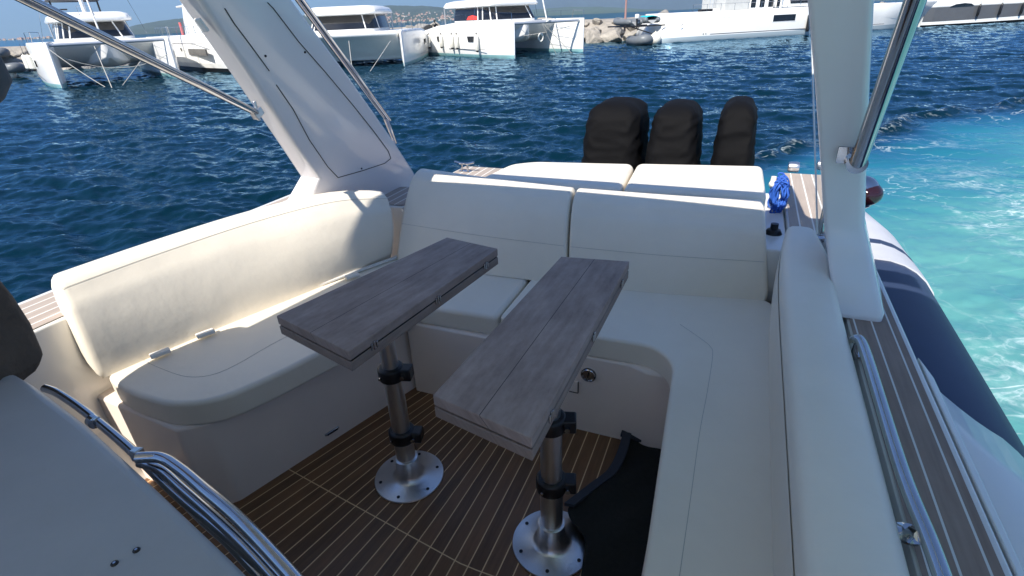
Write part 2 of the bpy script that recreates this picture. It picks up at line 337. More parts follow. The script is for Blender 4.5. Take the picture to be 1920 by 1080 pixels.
# tubes
def navtube(uc,name):
    lo=-.29; ve=-.75 if uc>0 else -1.6
    pts=[(uc,4.2+ve,.91+lo),(uc,3.4+ve,.91+lo),(uc,1,.91+lo),(uc,-2,.94+lo),(uc+(.35 if uc<-1 else -.35),-4.5,1.05),(-.9+(uc+.9)*.45,-6.6,1.2),(-.9,-7.4,1.3)]
    path=catmull([W(*p) for p in pts],8)
    o=MB().tube(path,.34,28).build(name,NAVY,boat)
    cone=MB().tube([W(uc,4.16+ve,.91+lo),W(uc,4.3+ve,.91+lo),W(uc,4.9+ve,.94+lo),W(uc,5.45+ve,.98+lo),W(uc,5.6+ve,.99+lo)],[.348,.345,.30,.20,.12],28).build('tube_end_cone',LGREY,o)
    MB().tube([W(uc,4.45+ve,.916+lo),W(uc,4.53+ve,.921+lo)],[.336,.330],28).build('stripe',NAVY,o)
    return o
navtube(.85,'inflatable_tube'); navtube(-2.84,'inflatable_tube')
# floor
def floor():
    mb=MB(); nu,nv=40,40; vs=[];
    for i in range(nu+1):
        for j in range(nv+1): vs.append(W(-2.3+2.75*i/nu,-1.6+4.0*j/nv,FL))
    mb.add(vs,[(i*(nv+1)+j,(i+1)*(nv+1)+j,(i+1)*(nv+1)+j+1,i*(nv+1)+j+1) for i in range(nu) for j in range(nv)])
    def f(p):
        u,v=p.dot(B),p.dot(A); c=u
        for _ in range(25): k=.33*max(0,min(1,(-.75-c)/.8)); c=u-k*(v-1.15)
        return (c,v+.15*min(0,u+.7))
    o=mb.build('cockpit_floor',FLOORM,boat,uvf=f); return o
floor()
MB().prism([W(-2.3,-1.6,FL-.08),W(.45,-1.6,FL-.08),W(.45,2.4,FL-.08),W(-2.3,2.4,FL-.08)],(0,0,.07)).build('floor_panel',GEL,boat)
# bench bases
bb=prism_uv(roundpoly([(-2.34,.96),(-1.80,.925),(-1.715,1.0),(-1.41,1.95),(-1.41,2.5),(-2.34,2.5)],[0,.02,.02,0,0,0]),FL-.02,.972).build('bench_base',GELW,boat,bevel=.012)
prism_uv([(-1.409,1.892),(-.30,1.892),(-.22,1.86),(.30,1.86),(.30,2.5),(-1.409,2.5)],FL-.02,.971).build('bench_base',GELW,boat,bevel=.012)
prism_uv([(-.045,-.6),(.30,-.6),(.30,1.859),(-.10,1.859)],FL-.02,.970).build('bench_base',GELW,boat,bevel=.012)
# side decks (solid coamings under teak)
rd=prism_uv([(.425,-3.0),(.590,-3.0),(.585,2.65),(.60,3.78),(.285,3.78),(.275,2.62),(.425,2.62)],.45,DK-.004).build('side_deck',GEL,boat,bevel=.008)
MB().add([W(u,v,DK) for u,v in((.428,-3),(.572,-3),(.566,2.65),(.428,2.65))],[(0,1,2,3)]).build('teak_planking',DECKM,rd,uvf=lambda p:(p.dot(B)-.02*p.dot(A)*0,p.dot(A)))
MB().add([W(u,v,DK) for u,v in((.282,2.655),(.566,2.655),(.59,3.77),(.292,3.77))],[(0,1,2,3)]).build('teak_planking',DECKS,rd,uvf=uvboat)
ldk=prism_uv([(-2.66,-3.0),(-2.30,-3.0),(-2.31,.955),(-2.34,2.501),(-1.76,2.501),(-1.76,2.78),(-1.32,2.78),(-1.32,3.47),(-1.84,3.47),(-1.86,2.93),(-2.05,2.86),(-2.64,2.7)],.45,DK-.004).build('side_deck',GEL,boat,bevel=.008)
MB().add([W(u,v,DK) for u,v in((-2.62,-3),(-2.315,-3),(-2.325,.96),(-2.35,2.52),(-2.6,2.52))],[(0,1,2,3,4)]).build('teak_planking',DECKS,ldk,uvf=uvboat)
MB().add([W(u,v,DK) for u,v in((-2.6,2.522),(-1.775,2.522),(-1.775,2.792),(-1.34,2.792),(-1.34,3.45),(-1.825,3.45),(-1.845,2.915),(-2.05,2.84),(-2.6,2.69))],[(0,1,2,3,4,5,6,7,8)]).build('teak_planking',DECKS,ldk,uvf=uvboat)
prism_uv([(-1.759,2.502),(.274,2.502),(.274,3.40),(-1.319,3.40),(-1.319,2.779),(-1.759,2.779)],.45,1.31).build('transom_locker',GEL,boat,bevel=.01)
prism_uv([(-1.35,3.56),(.28,3.56),(.28,3.9),(-1.35,3.9)],.1,.75).build('engine_bracket',GEL,boat,bevel=.03)
# white fairing over the tube
def fairing():
    secs=[]
    for q in range(17):
        t=q/16; u_=.592+.45*t; z_=1.318-.36*t*t; v0=1.60-.50*t-.05*math.sin(math.pi*min(1,t*3))
        secs.append([W(u_+.02*max(0,-v)*.3,v,z_) for v in [v0-k*(v0+2.2)/20 for k in range(21)]])
    o=MB().loft(secs,closed=False).build('tube_fairing',GEL,boat)
    m_=o.modifiers.new('thick','SOLIDIFY'); m_.thickness=.03; m_.offset=-1
    MB().prism([W(.592,1.7,DK-.006),W(.612,1.6,DK-.012),W(.612,-1.8,DK-.012),W(.592,-1.8,DK-.006)],(0,0,-.03)).build('deck_lip',GEL,boat,bevel=.004)
fairing()
# ---- arch legs
def arch_left():
    rows=[((375,0),(552,0),(330,0),-1.80),((475,150),(655,140),(437,150),-1.87),((552,270),(745,270),(520,270),-1.95),((600,335),(778,322),(560,330),-1.99),((572,395),(800,372),(520,400),-2.02)]
    secs=[]
    for il,tr,ol,u in rows:
        a=atu(*il,u); t=atu(*tr,u); o=atu(*ol,u-.12); to=t-B*.10-A*.03
        secs.append((a,t,to,o))
    top=[]
    e=(2.74-secs[0][0].z)/(secs[0][0].z-secs[1][0].z)
    for p,q in zip(secs[0],secs[1]): top.append(p+(p-q)*e)
    for p in top: p.z=2.74
    base=[Vector((p.x,p.y,DK-.02)) for p in secs[-1]]; base[0]-=A*.10; base[3]-=A*.10
    allr=[top]+secs+[base]
    rings=[]
    for q in allr:
        a,t,to,o=q; ring=[]
        for i,(c,r_) in enumerate(((a,.025),(t,.035),(to,.035),(o,.03))):
            pr=[a,t,to,o][i-1]; nx=[a,t,to,o][(i+1)%4]; d1=(pr-c).normalized()*r_; d2=(nx-c).normalized()*r_
            for k in range(5):
                s=k/4; ring.append((c+d1)*(1-s)**2+c*2*s*(1-s)+(c+d2)*s*s)
        rings.append(ring)
    o=MB().loft(rings).build('arch_leg',ARCHW,boat,ang=50)
    # hatch gap lines on the inner face, following the measured outline
    fa=[(r[0],r[1]) for r in allr]
    def onface(x,y):
        # intersect the ray with each facet plane of the inner face
        d=ray(x,y)
        for k in range(len(allr)-1):
            p0,p1,p2,p3=allr[k][0],allr[k][1],allr[k+1][1],allr[k+1][0]
            for tri in((p0,p1,p2),(p0,p2,p3)):
                nn=(tri[1]-tri[0]).cross(tri[2]-tri[0]); 
                if abs(nn.dot(d))<1e-9: continue
                t=(tri[0]-CAM).dot(nn)/nn.dot(d); h=CAM+d*t
                s=[ (tri[(i+1)%3]-tri[i]).cross(h-tri[i]).dot(nn) for i in range(3)]
                if all(x_>=-1e-6 for x_ in s): return h-d.normalized()*.0025
        return None
    mb=MB()
    for line in([(512,15),(560,78),(610,135),(660,195),(700,245),(728,283),(733,297),(722,306),(680,320),(634,333),(615,313),(580,262),(550,205),(512,150)],[(505,133),(470,85),(440,45),(418,10)],[(512,15),(500,3)]):
        pts=[]
        for a,b in zip(line,line[1:]):
            for k in range(6):
                h=onface(a[0]+(b[0]-a[0])*k/6,a[1]+(b[1]-a[1])*k/6)
                if h: pts.append(h)
        if len(pts)>2: mb.tube(pts,.0022,5)
    mb.build('hatch_seam',mat('seam_black',(.06,.06,.055),.8),o)
    for x,y in((572,98),(498,105),(678,316)):
        h=onface(x,y)
        if h: MB().ball(h,.005).build('screw',BLACKP,o)
    return o,allr
AL,ALR=arch_left()
def arch_right():
    rows=[((1513,0),(1640,0),1.71),((1526,150),(1632,150),1.83),((1535,270),(1626,290),1.95),((1544,420),(1622,425),2.05),((1553,500),(1640,508),1.98),((1566,585),(1659,592),1.875)]
    secs=[]
    for l,r_,v in rows:
        a=atv(*l,v); b=atv(*r_,v); a2=a+A*.30+B*.045; b2=b+A*.30+B*.03
        secs.append((a,b,b2,a2))
    e=(2.74-secs[0][0].z)/(secs[0][0].z-secs[1][0].z)
    top=[p+(p-q)*e for p,q in zip(secs[0],secs[1])]
    for p in top: p.z=2.74
    base=[Vector((p.x,p.y,DK-.0)) for p in secs[-1]]
    rings=[]
    for q in [top]+secs+[base]:
        ring=[]
        for i,r_ in enumerate((.018,.022,.03,.03)):
            c=q[i]; d1=(q[i-1]-c).normalized()*r_; d2=(q[(i+1)%4]-c).normalized()*r_
            for k in range(5):
                s=k/4; ring.append((c+d1)*(1-s)**2+c*2*s*(1-s)+(c+d2)*s*s)
        rings.append(ring)
    return MB().loft(rings).build('arch_leg',ARCHW,boat,ang=50),secs
AR,ARS=arch_right()
# hard top, out of view; outline shaped for where its shade falls
ht=prism_uv(roundpoly([(-2.28,-1.9),(1.12,-1.9),(1.12,1.1),(.85,1.33),(-1.87,1.33),(-1.95,1.0),(-2.28,-.75)],.08),2.74,2.82).build('hardtop',GEL,boat,bevel=.03)
prism_uv([(-1.86,1.43),(.80,1.43),(.80,1.57),(-1.80,1.57)],2.75,2.80).build('aft_shade_bar',GEL,ht,bevel=.02)  # unseen bar added to leave a lit streak across the aft backrest
for u_ in(-1.80,.42): prism_uv([(u_,1.30),(u_+.09,1.30),(u_+.09,1.44),(u_,1.44)],2.76,2.79).build('shade_bar_link',GEL,ht)  # links that hold the added bar
# ---- struts
def strut(p0,p1,r,parent,name='support_pole'):
    d=(p1-p0).normalized(); o=MB().tube([p0,p0+d*.01,p1-d*.012,p1],[r,r,r,r*.7],20).build(name,STEEL,parent); return o
lp=atu(482,212,-1.93); q=dp(48,-2,depth(lp)*.56); q2=lp+(q-lp)*1.6; 
s1=strut(q2,lp,.0145,boat); 
MB().box(lp+B*.0,(A+Z3*.5).normalized(),B,(Z3-A*.5).normalized(),(.05,.03,.035)).tube([lp-Z3*.03,lp+Z3*.05],.008).build('pole_bracket',BRUSH,s1,bevel=.004)
q=atv(1604,303,1.94)-A*.035; t=dp(1716,0,depth(q)*.72); s2=strut(q+(t-q)*1.7,q,.0225,boat)
MB().tube([q-A*.0,q+A*.035],.03,20).box(q+A*.03-B*.02+Z3*.02,B,A,Z3,(.07,.012,.05)).build('pole_bracket',STEEL,s2)
a=atu(723,221,-2.05); b=atu(562,2,-1.93); s3=strut(a+(b-a)*1.5,a,.016,boat)
a2=a+B*.03-Z3*.012; b2=b+B*.03-Z3*.012; MB().tube([a2+(b2-a2)*1.5,a2],.009,10).build('cable_conduit',STEEL,s3)
c_=atu(741,268,-2.05); MB().tube([a,(a+c_)/2,c_],[.018,.016,.012],10).build('pole_bracket',STEEL,s3)
# small cover plate on the arch leading edge
h=atu(378,47,-1.86); MB().box(h,(A*.6-Z3).normalized(),B,(A+Z3*.6).normalized(),(.05,.03,.012)).build('cover_plate',GEL,boat,bevel=.004)
# clear wind panel beside the right leg
pa=[dp(1514,-40,1.95),dp(1548,-40,1.95),dp(1552,440,2.15),dp(1531,440,2.15)]
CLR=mat('clear_acrylic',(.92,.95,.95),.02,trans=1)
MB().prism(pa,A*.004).build('wind_panel',CLR,boat)
MB().tube([dp(1522,70,1.94),dp(1533,438,2.14)],.003,8).build('panel_edge',mat('acrylic_edge',(.7,.74,.76),.3),boat)
MB().lathe(at(1534,452,DK)+Z3*.0,[(.024,0),(.024,.02),(.014,.03),(.014,.16),(.01,.17)]).build('rail_stub',STEEL,boat)
# navigation light outboard of the leg
nl=W(.565,2.86,1.5)
o=MB().ball(nl,.072,(1,1,1.1)).tube([nl-Z3*.2,nl],.03).build('navigation_light',STEEL,boat)
MB().ball(nl+B*.014-A*.012,.070,(1,1,.80)).build('lens',mat('dark_red_lens',(.02,.004,.005),.05,spec=.9),o)
# handrail on the side deck
rp_=[at(1600,668,DK)+Z3*0,at(1598,650,DK+.05),at(1606,636,DK+.085),at(1622,660,DK+.09),at(1690,880,DK+.09),at(1765,1075,DK+.09),W(.42,.35,DK+.09),W(.42,-.2,DK+.09)]
hr=MB().tube(catmull(rp_,8),.0145,16).build('handrail',STEEL,boat)
for x,y in((1596,664),(1701,1003)):
    g=at(x,y,DK); t=at(x+26,y+4,DK+.085) if y>900 else at(x+8,y-26,DK+.07)
    MB().lathe(g,[(.026,0),(.026,.006),(.012,.012),(.012,.02)]).tube([g,g*.6+t*.4+Z3*.012,t],.011,12).build('rail_post',STEEL,hr)
# cleat, roller
def cleat(c):
    mb=MB()
    for s in(-1,1): mb.tube([c+B*s*.025,c+B*s*.022+Z3*.055],.007,8)
    mb.tube([c-B*.075+Z3*.068,c-B*.03+Z3*.058,c+B*.03+Z3*.058,c+B*.075+Z3*.07],.0085,8).box(c+Z3*.003,B,A,Z3,(.09,.03,.006))
    return mb
cleat(at(872,322,DK)).build('cleat',STEEL,boat)
g=at(1486,322,DK); MB().lathe(g-B*.03+Z3*.03,[(.03,-.0),(.034,.012),(.034,.05),(.03,.062)],B).build('roller',BRUSH,boat)
g=at(1540,318,DK); MB().lathe(g-B*.03+Z3*.03,[(.03,-.0),(.034,.012),(.034,.05),(.03,.062)],B).build('roller',BRUSH,boat)
# bench fittings
def hit(x,y,p0,nrm): d=ray(x,y); return CAM+d*((p0-CAM).dot(nrm)/d.dot(nrm))
f0=W(-1.715,1.0,.7); f1=W(-1.41,1.95,.7); fd=(f1-f0).normalized(); fn=Vector((fd.y,-fd.x,0))
h=hit(622,808,f0,fn); MB().box(h,fd,fn,Z3,(.075,.014,.012)).build('vent_slot',STEEL,bb,bevel=.004)
MB().box(h+fn*.003-Z3*.002,fd,fn,Z3,(.055,.014,.006)).build('slot_opening',BLACKP,bb)
bw=W(0,1.892,0); h=hit(1104,702,bw,A)
lk=MB().lathe(h+A*.0,[(.034,0),(.034,.008),(.028,.012),(.026,.006),(.0,.006)],-A).build('round_latch',STEEL,bb)
MB().lathe(h,[(.034,.002),(.034,.009),(.027,.0095),(.027,.002)],-A).build('latch_ring',BLACKP,lk)
MB().box(h-A*.012,B,A,Z3,(.006,.006,.02)).build('latch_key',BLACKP,lk)
h=hit(1076,724,bw,A); MB().box(h,B,A,Z3,(.04,.01,.06)).build('latch_plate',GELW,bb,bevel=.003)
MB().box(h+B*.021,B,A,Z3,(.003,.012,.06)).box(h-Z3*.031,B,A,Z3,(.04,.012,.003)).build('plate_painted_shadow',BLACKP,bb)  # black strips stand in for shadow along the plate's right and bottom edges
# seat hinge strip along the port bench back
q0=at(255,655,SEAT+.015); q1=at(750,480,SEAT+.01); hd=(q1-q0).normalized(); hs=hd.cross(Z3).normalized()
hg=MB().box((q0+q1)/2+hs*.0,hd,hs,Z3,((q1-q0).length,.022,.012)).build('hinge_strip',GEL,bb,bevel=.003)
for x,y in((300,662),(385,625),(660,517)):
    MB().box(at(x,y,SEAT+.02),hd,hs,Z3,(.075,.034,.016)).build('hinge_bracket',GEL,hg,bevel=.004)
# ================================================================== CUSHIONS
def pad(name,outline,z0,z1,label,bev=.045,rad=.05,seams=()):
    c=Vector((sum(p[0] for p in outline)/len(outline),sum(p[1] for p in outline)/len(outline)))
    r=root(name,label,'cushion',tuple(W(c.x,c.y,z0)),group='cream vinyl cushions of the cockpit')
    prism_uv(roundpoly(outline,rad,6),z0,z1).build('vinyl_cover',VINYL,r,bevel=bev,bseg=6,ang=60)
    for s in seams:
        MB().tube(catmull([at(x,y,z1+.0005) for x,y in s],6),.0009,5).build('seam',SEAM,r)
    return r
ps=pad('seat_cushion',[(-2.28,1.10),(-2.24,.985),(-2.05,.94),(-1.80,.94),(-1.655,1.02),(-1.57,1.20),(-1.345,1.90),(-1.345,2.33),(-1.78,2.40)],.965,SEAT,'long cream seat cushion with rounded near end, below the left backrest',bev=.055,rad=[.03,.1,.15,.15,.14,.1,.03,.02,.02],seams=([(262,672),(300,690),(350,706),(400,702),(450,680),(520,640),(640,580)],))
pad('seat_cushion',[(-1.335,1.90),(-.918,1.915),(-.922,2.36),(-1.335,2.36)],.966,SEAT-.004,'small square cream seat cushion between the tables, below the aft backrest',bev=.04,rad=.03)
pad('seat_cushion',[(-.904,1.915),(-.46,1.892),(-.20,1.90),(-.115,1.80),(-.062,.7),(-.045,-.5),(.245,-.5),(.262,2.41),(.20,2.47),(-.904,2.37)],.966,SEAT,'l-shaped cream seat cushion running along the right side of the cockpit',bev=.05,rad=[.03,.05,.1,.1,.2,.02,.02,.05,.05,.02],seams=([(1275,608),(1310,632),(1332,650),(1336,668),(1326,735),(1312,810),(1294,940),(1274,1080)],[(1452,580),(1457,640),(1478,1075)]))
def backrest(name,base,top,thick,label,normal,n=26,bulge=.03,endr=.03,seamh=None,taper=None,sq=1.0):
    bp=catmull(base,n//(len(base)-1)); tp=catmull(top,n//(len(top)-1)); m=min(len(bp),len(tp))
    bp=[bp[round(i*(len(bp)-1)/(m-1))] for i in range(m)]; tp=[tp[round(i*(len(tp)-1)/(m-1))] for i in range(m)]
    L=[0]
    for i in range(1,m): L.append(L[-1]+(bp[i]-bp[i-1]).length)
    tot=L[-1]
    # resample with dense ends so they round over
    ts=[0,.004,.012,.025,.04]+[.04+.92*k/18 for k in range(1,18)]+[.96,.975,.988,.996,1]
    def pick(P,t):
        x=t*(m-1); i=min(int(x),m-2); return P[i].lerp(P[i+1],x-i)
    secs=[]; inner=[]
    for t in ts:
        b=pick(bp,t); tt=pick(tp,t); dend=min(t,1-t)*tot; s=1 if dend>endr else math.sqrt(max(0,1-(1-dend/endr)**2))
        inset=endr*(1-s)
        nrm=normal if not callable(normal) else normal(t)
        upv=(tt-b); th=thick if not taper else thick*taper(t)
        ring=[]
        r=th/2
        def P(h,o): return b+upv*h+nrm*o     # o: outward
        H=upv.length
        for h in(0.02,.1,.25,.4,.55,.7,.8): ring.append(P(h,-bulge*math.sin(math.pi*min(1,h/.9))))
        hc=1-r/H
        for k in range(9):
            a=math.pi*k/8; ring.append(P(hc+abs(math.sin(a))**sq*r/H,r-math.copysign(abs(math.cos(a))**sq,math.cos(a))*r))
        for h in(.7,.4,.1,.02): ring.append(P(h,th))
        c=sum((q for q in ring),Vector())/len(ring)
        ring=[c+(q-c)*(1-min(.9,inset/(r+.02)*.8)) for q in ring]
        secs.append(ring); inner.append(P(.55,-bulge))
    r_=root(name,label,'cushion',tuple(bp[m//2]),group='cream vinyl cushions of the cockpit')
    MB().loft(secs).build('vinyl_cover',VINYL,r_,ang=75)
    for h in (seamh or ()):
        pts=[]
        for t in [.02+.96*k/30 for k in range(31)]:
            b=pick(bp,t); tt=pick(tp,t); nrm=normal if not callable(normal) else normal(t); upv=tt-b
            th=thick if not taper else thick*taper(t); rr_=th/2; hc=1-rr_/upv.length
            if h<=.8: q=b+upv*h-nrm*(bulge*math.sin(math.pi*min(1,h/.9))+.0008)
            else:
                a=math.pi*(h-.8)*2.2; q=b+upv*(hc+math.sin(a)*rr_/upv.length)+nrm*(rr_-math.cos(a)*(rr_+.0015))
            pts.append(q)
        MB().tube(pts,.0009,5).build('seam',SEAM,r_)
    return r_
NP=(B*-.95+A*.31).normalized()
backrest('back_cushion',[W(-2.225,.945,SEAT-.01),W(-2.10,1.38,SEAT-.01),W(-1.94,1.85,SEAT-.01),W(-1.775,2.37,SEAT-.01)],[W(-2.255,.965,1.50),W(-2.19,1.36,1.505),W(-2.06,1.78,1.515),W(-1.87,2.12,1.52),W(-1.72,2.36,1.47)],.15,'long cream backrest cushion along the left side, partly sunlit',NP,seamh=(.88,),endr=.05)
backrest('back_cushion',[W(-1.73,2.315,SEAT-.01),W(-1.22,2.305,SEAT-.01),W(-.712,2.325,SEAT-.01)],[W(-1.705,2.55,1.535),W(-1.20,2.50,1.52),W(-.745,2.475,1.51)],.17,'left of the two aft backrest cushions, behind the left table',A,seamh=(.45,),bulge=.02)
backrest('back_cushion',[W(-.700,2.325,SEAT-.01),W(-.25,2.365,SEAT-.01),W(.232,2.45,SEAT-.01)],[W(-.733,2.475,1.51),W(-.28,2.49,1.505),W(.145,2.53,1.50)],.17,'right of the two aft backrest cushions, behind the right table',A,seamh=(.45,),bulge=.02)
backrest('back_cushion',[W(.222,-.5,SEAT-.01),W(.222,1.0,SEAT-.01),W(.225,2.0,SEAT-.01),W(.245,2.5,SEAT-.01)],[W(.194,-.5,1.455),W(.198,1.0,1.455),W(.205,2.0,1.45),W(.245,2.5,1.44)],.178,'long cream backrest cushion along the right side, beside the side deck',B,sq=.55,bulge=.006,taper=lambda t:1 if t<.75 else 1-(t-.75)*1.6,endr=.05)
pad('sunpad_cushion',[(-1.34,2.66),(-.528,2.66),(-.556,3.20),(-1.16,3.12),(-1.29,3.02)],1.36,1.495,'left half of the sunlit cream sunpad behind the aft backrest',bev=.04,rad=.06)
pad('sunpad_cushion',[(-.516,2.66),(.16,2.72),(.145,3.30),(-.544,3.20)],1.36,1.497,'right half of the sunlit cream sunpad in front of the engines',bev=.04,rad=.05)
# ================================================================== TABLES
def table(corners,basepx,drop,label,hinges,colz):
    P=[at(x,y,TT) for x,y in corners]                    # near-left, near-right, far-right, far-left
    base=at(*basepx,FL); r=root('folding_table',label,'table',tuple(base),group='folding teak tables on steel pedestals')
    c=sum(P,Vector())/4; ydir=((P[3]+P[2])-(P[0]+P[1])).normalized(); xdir=Vector((ydir.y,-ydir.x,0))
    uvf=lambda p:((p-c).dot(xdir)+(p.z-TT)*.9,(p-c).dot(ydir))
    lt=(drop-.006)/2
    top=MB().prism([p-Z3*lt for p in P],(0,0,lt)).build('table_top',TABLET,r,uvf=uvf,bevel=.002,bseg=1)
    MB().prism([p-Z3*drop for p in P],(0,0,lt)).build('folded_leaf',TABLET2,r,uvf=uvf,bevel=.002,bseg=1)
    MB().prism([c+(p-c)*.985-Z3*(lt+.0061) for p in P],(0,0,.0062)).build('leaf_gap',BLACKP,r)
    # visible joint in the middle of the top's near end
    for x,y in hinges:
        e=(P[2]-P[1]).normalized(); nn=Vector((e.y,-e.x,0)); h=hit(x,y,P[1],nn)
        hz=TT-drop/2; h=Vector((h.x,h.y,hz)); mb=MB()
        for k in(-1,0,1): mb.box(h+e*.011*k+nn*.002,e,nn,Z3,(.007,.006,.022 if k else .03))
        mb.build('hinge',STEEL,r,bevel=.001)
    b=base; mb=MB().lathe(b,[(.0,.001),(.146,.001),(.148,.004),(.146,.008),(.075,.013),(.062,.022),(.054,.04),(.049,.07),(.047,.105),(.049,.115),(.044,.118)],seg=48)
    mb.build('base_flange',BRUSH,r,ang=50)
    for k in range(6):
        a=k*math.pi/3+.3; q=b+Vector((math.cos(a),math.sin(a),0))*.122+Z3*.0095
        MB().lathe(q,[(.007,-.002),(.007,.002),(.0,.002)],seg=10).build('bolt',BLACKP,r)
    tp=Vector((b.x,b.y,TT-drop)); 
    MB().tube([b+Z3*.10,b+Z3*(colz[0]-FL)],.0400,32).build('lower_tube',BRUSH,r)
    MB().tube([b+Z3*(colz[0]-FL-.0),b+Z3*(colz[1]-FL)],.0365,32).build('middle_tube',BRUSH,r)
    MB().tube([b+Z3*(colz[1]-FL),tp+Z3*.002],.0315,32).build('upper_tube',BRUSH,r)
    for z,rr in zip(colz,(.052,.049)):
        q=Vector((b.x,b.y,z)); sd=(RI*.9-FW*.1); sd.z=0; sd.normalize(); fr=Vector((sd.y,-sd.x,0))
        k=MB().lathe(q,[(rr-.012,-.03),(rr,-.028),(rr+.002,-.015),(rr+.002,.018),(rr,.027),(rr-.012,.03)]).box(q+sd*(rr+.008),sd,fr,Z3,(.05,.055,.05)).build('clamp_collar',BLACKP,r,bevel=.006)
        MB().tube([q+sd*(rr+.004)+fr*.02,q+sd*(rr+.004)+fr*.042],.009,12).build('clamp_screw',STEEL,k); MB().tube([q-sd*.03+fr*(rr-.004),q-sd*.03+fr*(rr+.004)],.005,10).build('clamp_screw',STEEL,k)
    return r
TABLET=plankmat('weathered_teak_top',((.19,.13,.105),(.68,.53,.46)),(.05,.035,.03),.42,.0022,offs=.21,rough=.6,jit=.05,blotch=.62,gx=30)
TABLET2=plankmat('weathered_teak_under',((.20,.14,.11),(.42,.33,.28)),(.05,.035,.03),1.9,.0022,offs=.2,rough=.6,jit=.06)
table([(518,592),(653,660),(933,466),(838,445)],(768,893),.068,'left folded teak table on a telescopic pedestal, nearer the long backrest',((702,650),(820,558),(910,495)),(.79,1.10))
table([(811,741),(997,822),(1180,490),(1052,481)],(1035,1018),.068,'right folded teak table on a telescopic pedestal, beside the dark mat',((1032,780),(1112,631),(1165,532)),(.86,1.13))
# ================================================================== OUTBOARDS
def outboard(pxl,pxr,top,label,v=3.86):
    pl=atv(pxl,301,v); pr=atv(pxr,303,v); tp=atv((pxl+pxr)/2,top,v+.12); uc=(pl.dot(B)+pr.dot(B))/2; w=(pr-pl).dot(B)
    r=root('outboard_motor',label,'outboard motor',tuple(W(uc,v+.1,.0)),group='outboard motors at the stern')
    zt=tp.z; z0=.95; rings=[]; H=zt-z0
    for k in range(52):
        t=k/51; z=z0+H*t
        sh=1 if t<.80 else math.sqrt(max(.02,1-((t-.80)/.20)**3.2))
        ww=w*.53*(1-.20*max(0,t-.35)**1.3)*(.30+.70*sh); ll=.34*(1-.15*t)*(.45+.55*sh)
        off=-.04*t+.10*t*t
        ring=[]
        for q in range(72):
            a=2*math.pi*q/72; ca,sa=math.cos(a),math.sin(a); e=.42
            x=math.copysign(abs(ca)**e,ca)*ww; y=math.copysign(abs(sa)**e,sa)*ll
            if x<0: x*=1-.16*max(0,t-.3)
            p=W(uc+x,v+.25+y+off,z)
            nz=mnoise.noise(Vector((p.x*4+uc*7,p.y*4,p.z*4)))*.014-(abs(mnoise.noise(Vector((p.x*6+p.z*5+uc,p.y*6,p.z*11-p.x*6))))**.6)*.022*(.3+t)+mnoise.noise(Vector((p.x*18,p.y*18,p.z*22)))*.006
            ring.append(p+(B*ca+A*sa)*nz)
        rings.append(ring)
    MB().loft(rings).build('fabric_cover',COVER,r,ang=80)
    MB().loft([[W(uc+x*s,v+.22+y*s,z) for x,y in((-.09,-.16),(.09,-.16),(.08,.22),(-.08,.22))] for s,z in((1,.95),(.9,.5),(.6,-.1),(.5,-.7))]).build('leg',BLACKP,r,bevel=.02)
    MB().box(W(uc,v+.0,.78),B,A,Z3,(.22,.2,.35)).build('mount_bracket',BLACKP,r,bevel=.02)
    pc=W(uc,v+.42,-.75); mb=MB().lathe(pc,[(.02,-.1),(.06,-.08),(.07,0),(.05,.1),(.01,.16)],A)
    mb.build('propeller_hub',BLACKP,r)
    return r
outboard(1084,1195,193,'leftmost of three outboard motors under a wrinkled black cover')
outboard(1206,1305,198,'middle of three outboard motors under a wrinkled black cover')
outboard(1331,1412,192,'rightmost of three outboard motors under a wrinkled black cover')
# ================================================================== LOOSE ITEMS ABOARD
def mat_rug():
    left=[(1168,812),(1158,850),(1140,880),(1105,908),(1058,950),(1068,975),(1100,1000),(1095,1040),(1085,1100)]
    right=[(1250,822),(1250,850),(1250,880),(1250,908),(1250,950),(1250,975),(1250,1000),(1250,1040),(1250,1100)]
    def rowpt(i,t,dz=0):
        a=at(*left[i],FL+.05); b=at(*right[i],FL+.02); p=a.lerp(b,t); p.z+=.012*math.sin(i*1.9+t*7)+dz; return p
    r=root('door_mat','dark floor mat with slate edging, bunched beside the right table','mat',tuple(at(1180,950,FL)))
    n=12; mb=MB(); mb.loft([[rowpt(i,k/n) for k in range(n+1)] for i in range(len(left))],closed=False)
    o=mb.build('pile',RUGM,r); s=o.modifiers.new('t','SOLIDIFY'); s.thickness=.012; o.modifiers.new('s','SUBSURF').render_levels=2
    lp=catmull([rowpt(i,0,.004) for i in range(5)],6); ln=[]
    secs=[[p+(B*.0+Z3*.006),p+(B*.038)+Z3*.008,p+B*.038-Z3*.006,p-Z3*.01] for p in lp]
    MB().loft(secs).build('edge_binding',RUGE,r,ang=60)
    lp=[at(1166,808,FL+.052),at(1200,818,FL+.05),at(1252,822,FL+.045)]
    MB().loft([[p+Z3*.006,p-A*.03+Z3*.006,p-A*.03-Z3*.008,p-Z3*.008] for p in lp]).build('edge_binding',RUGE,r)
mat_rug()
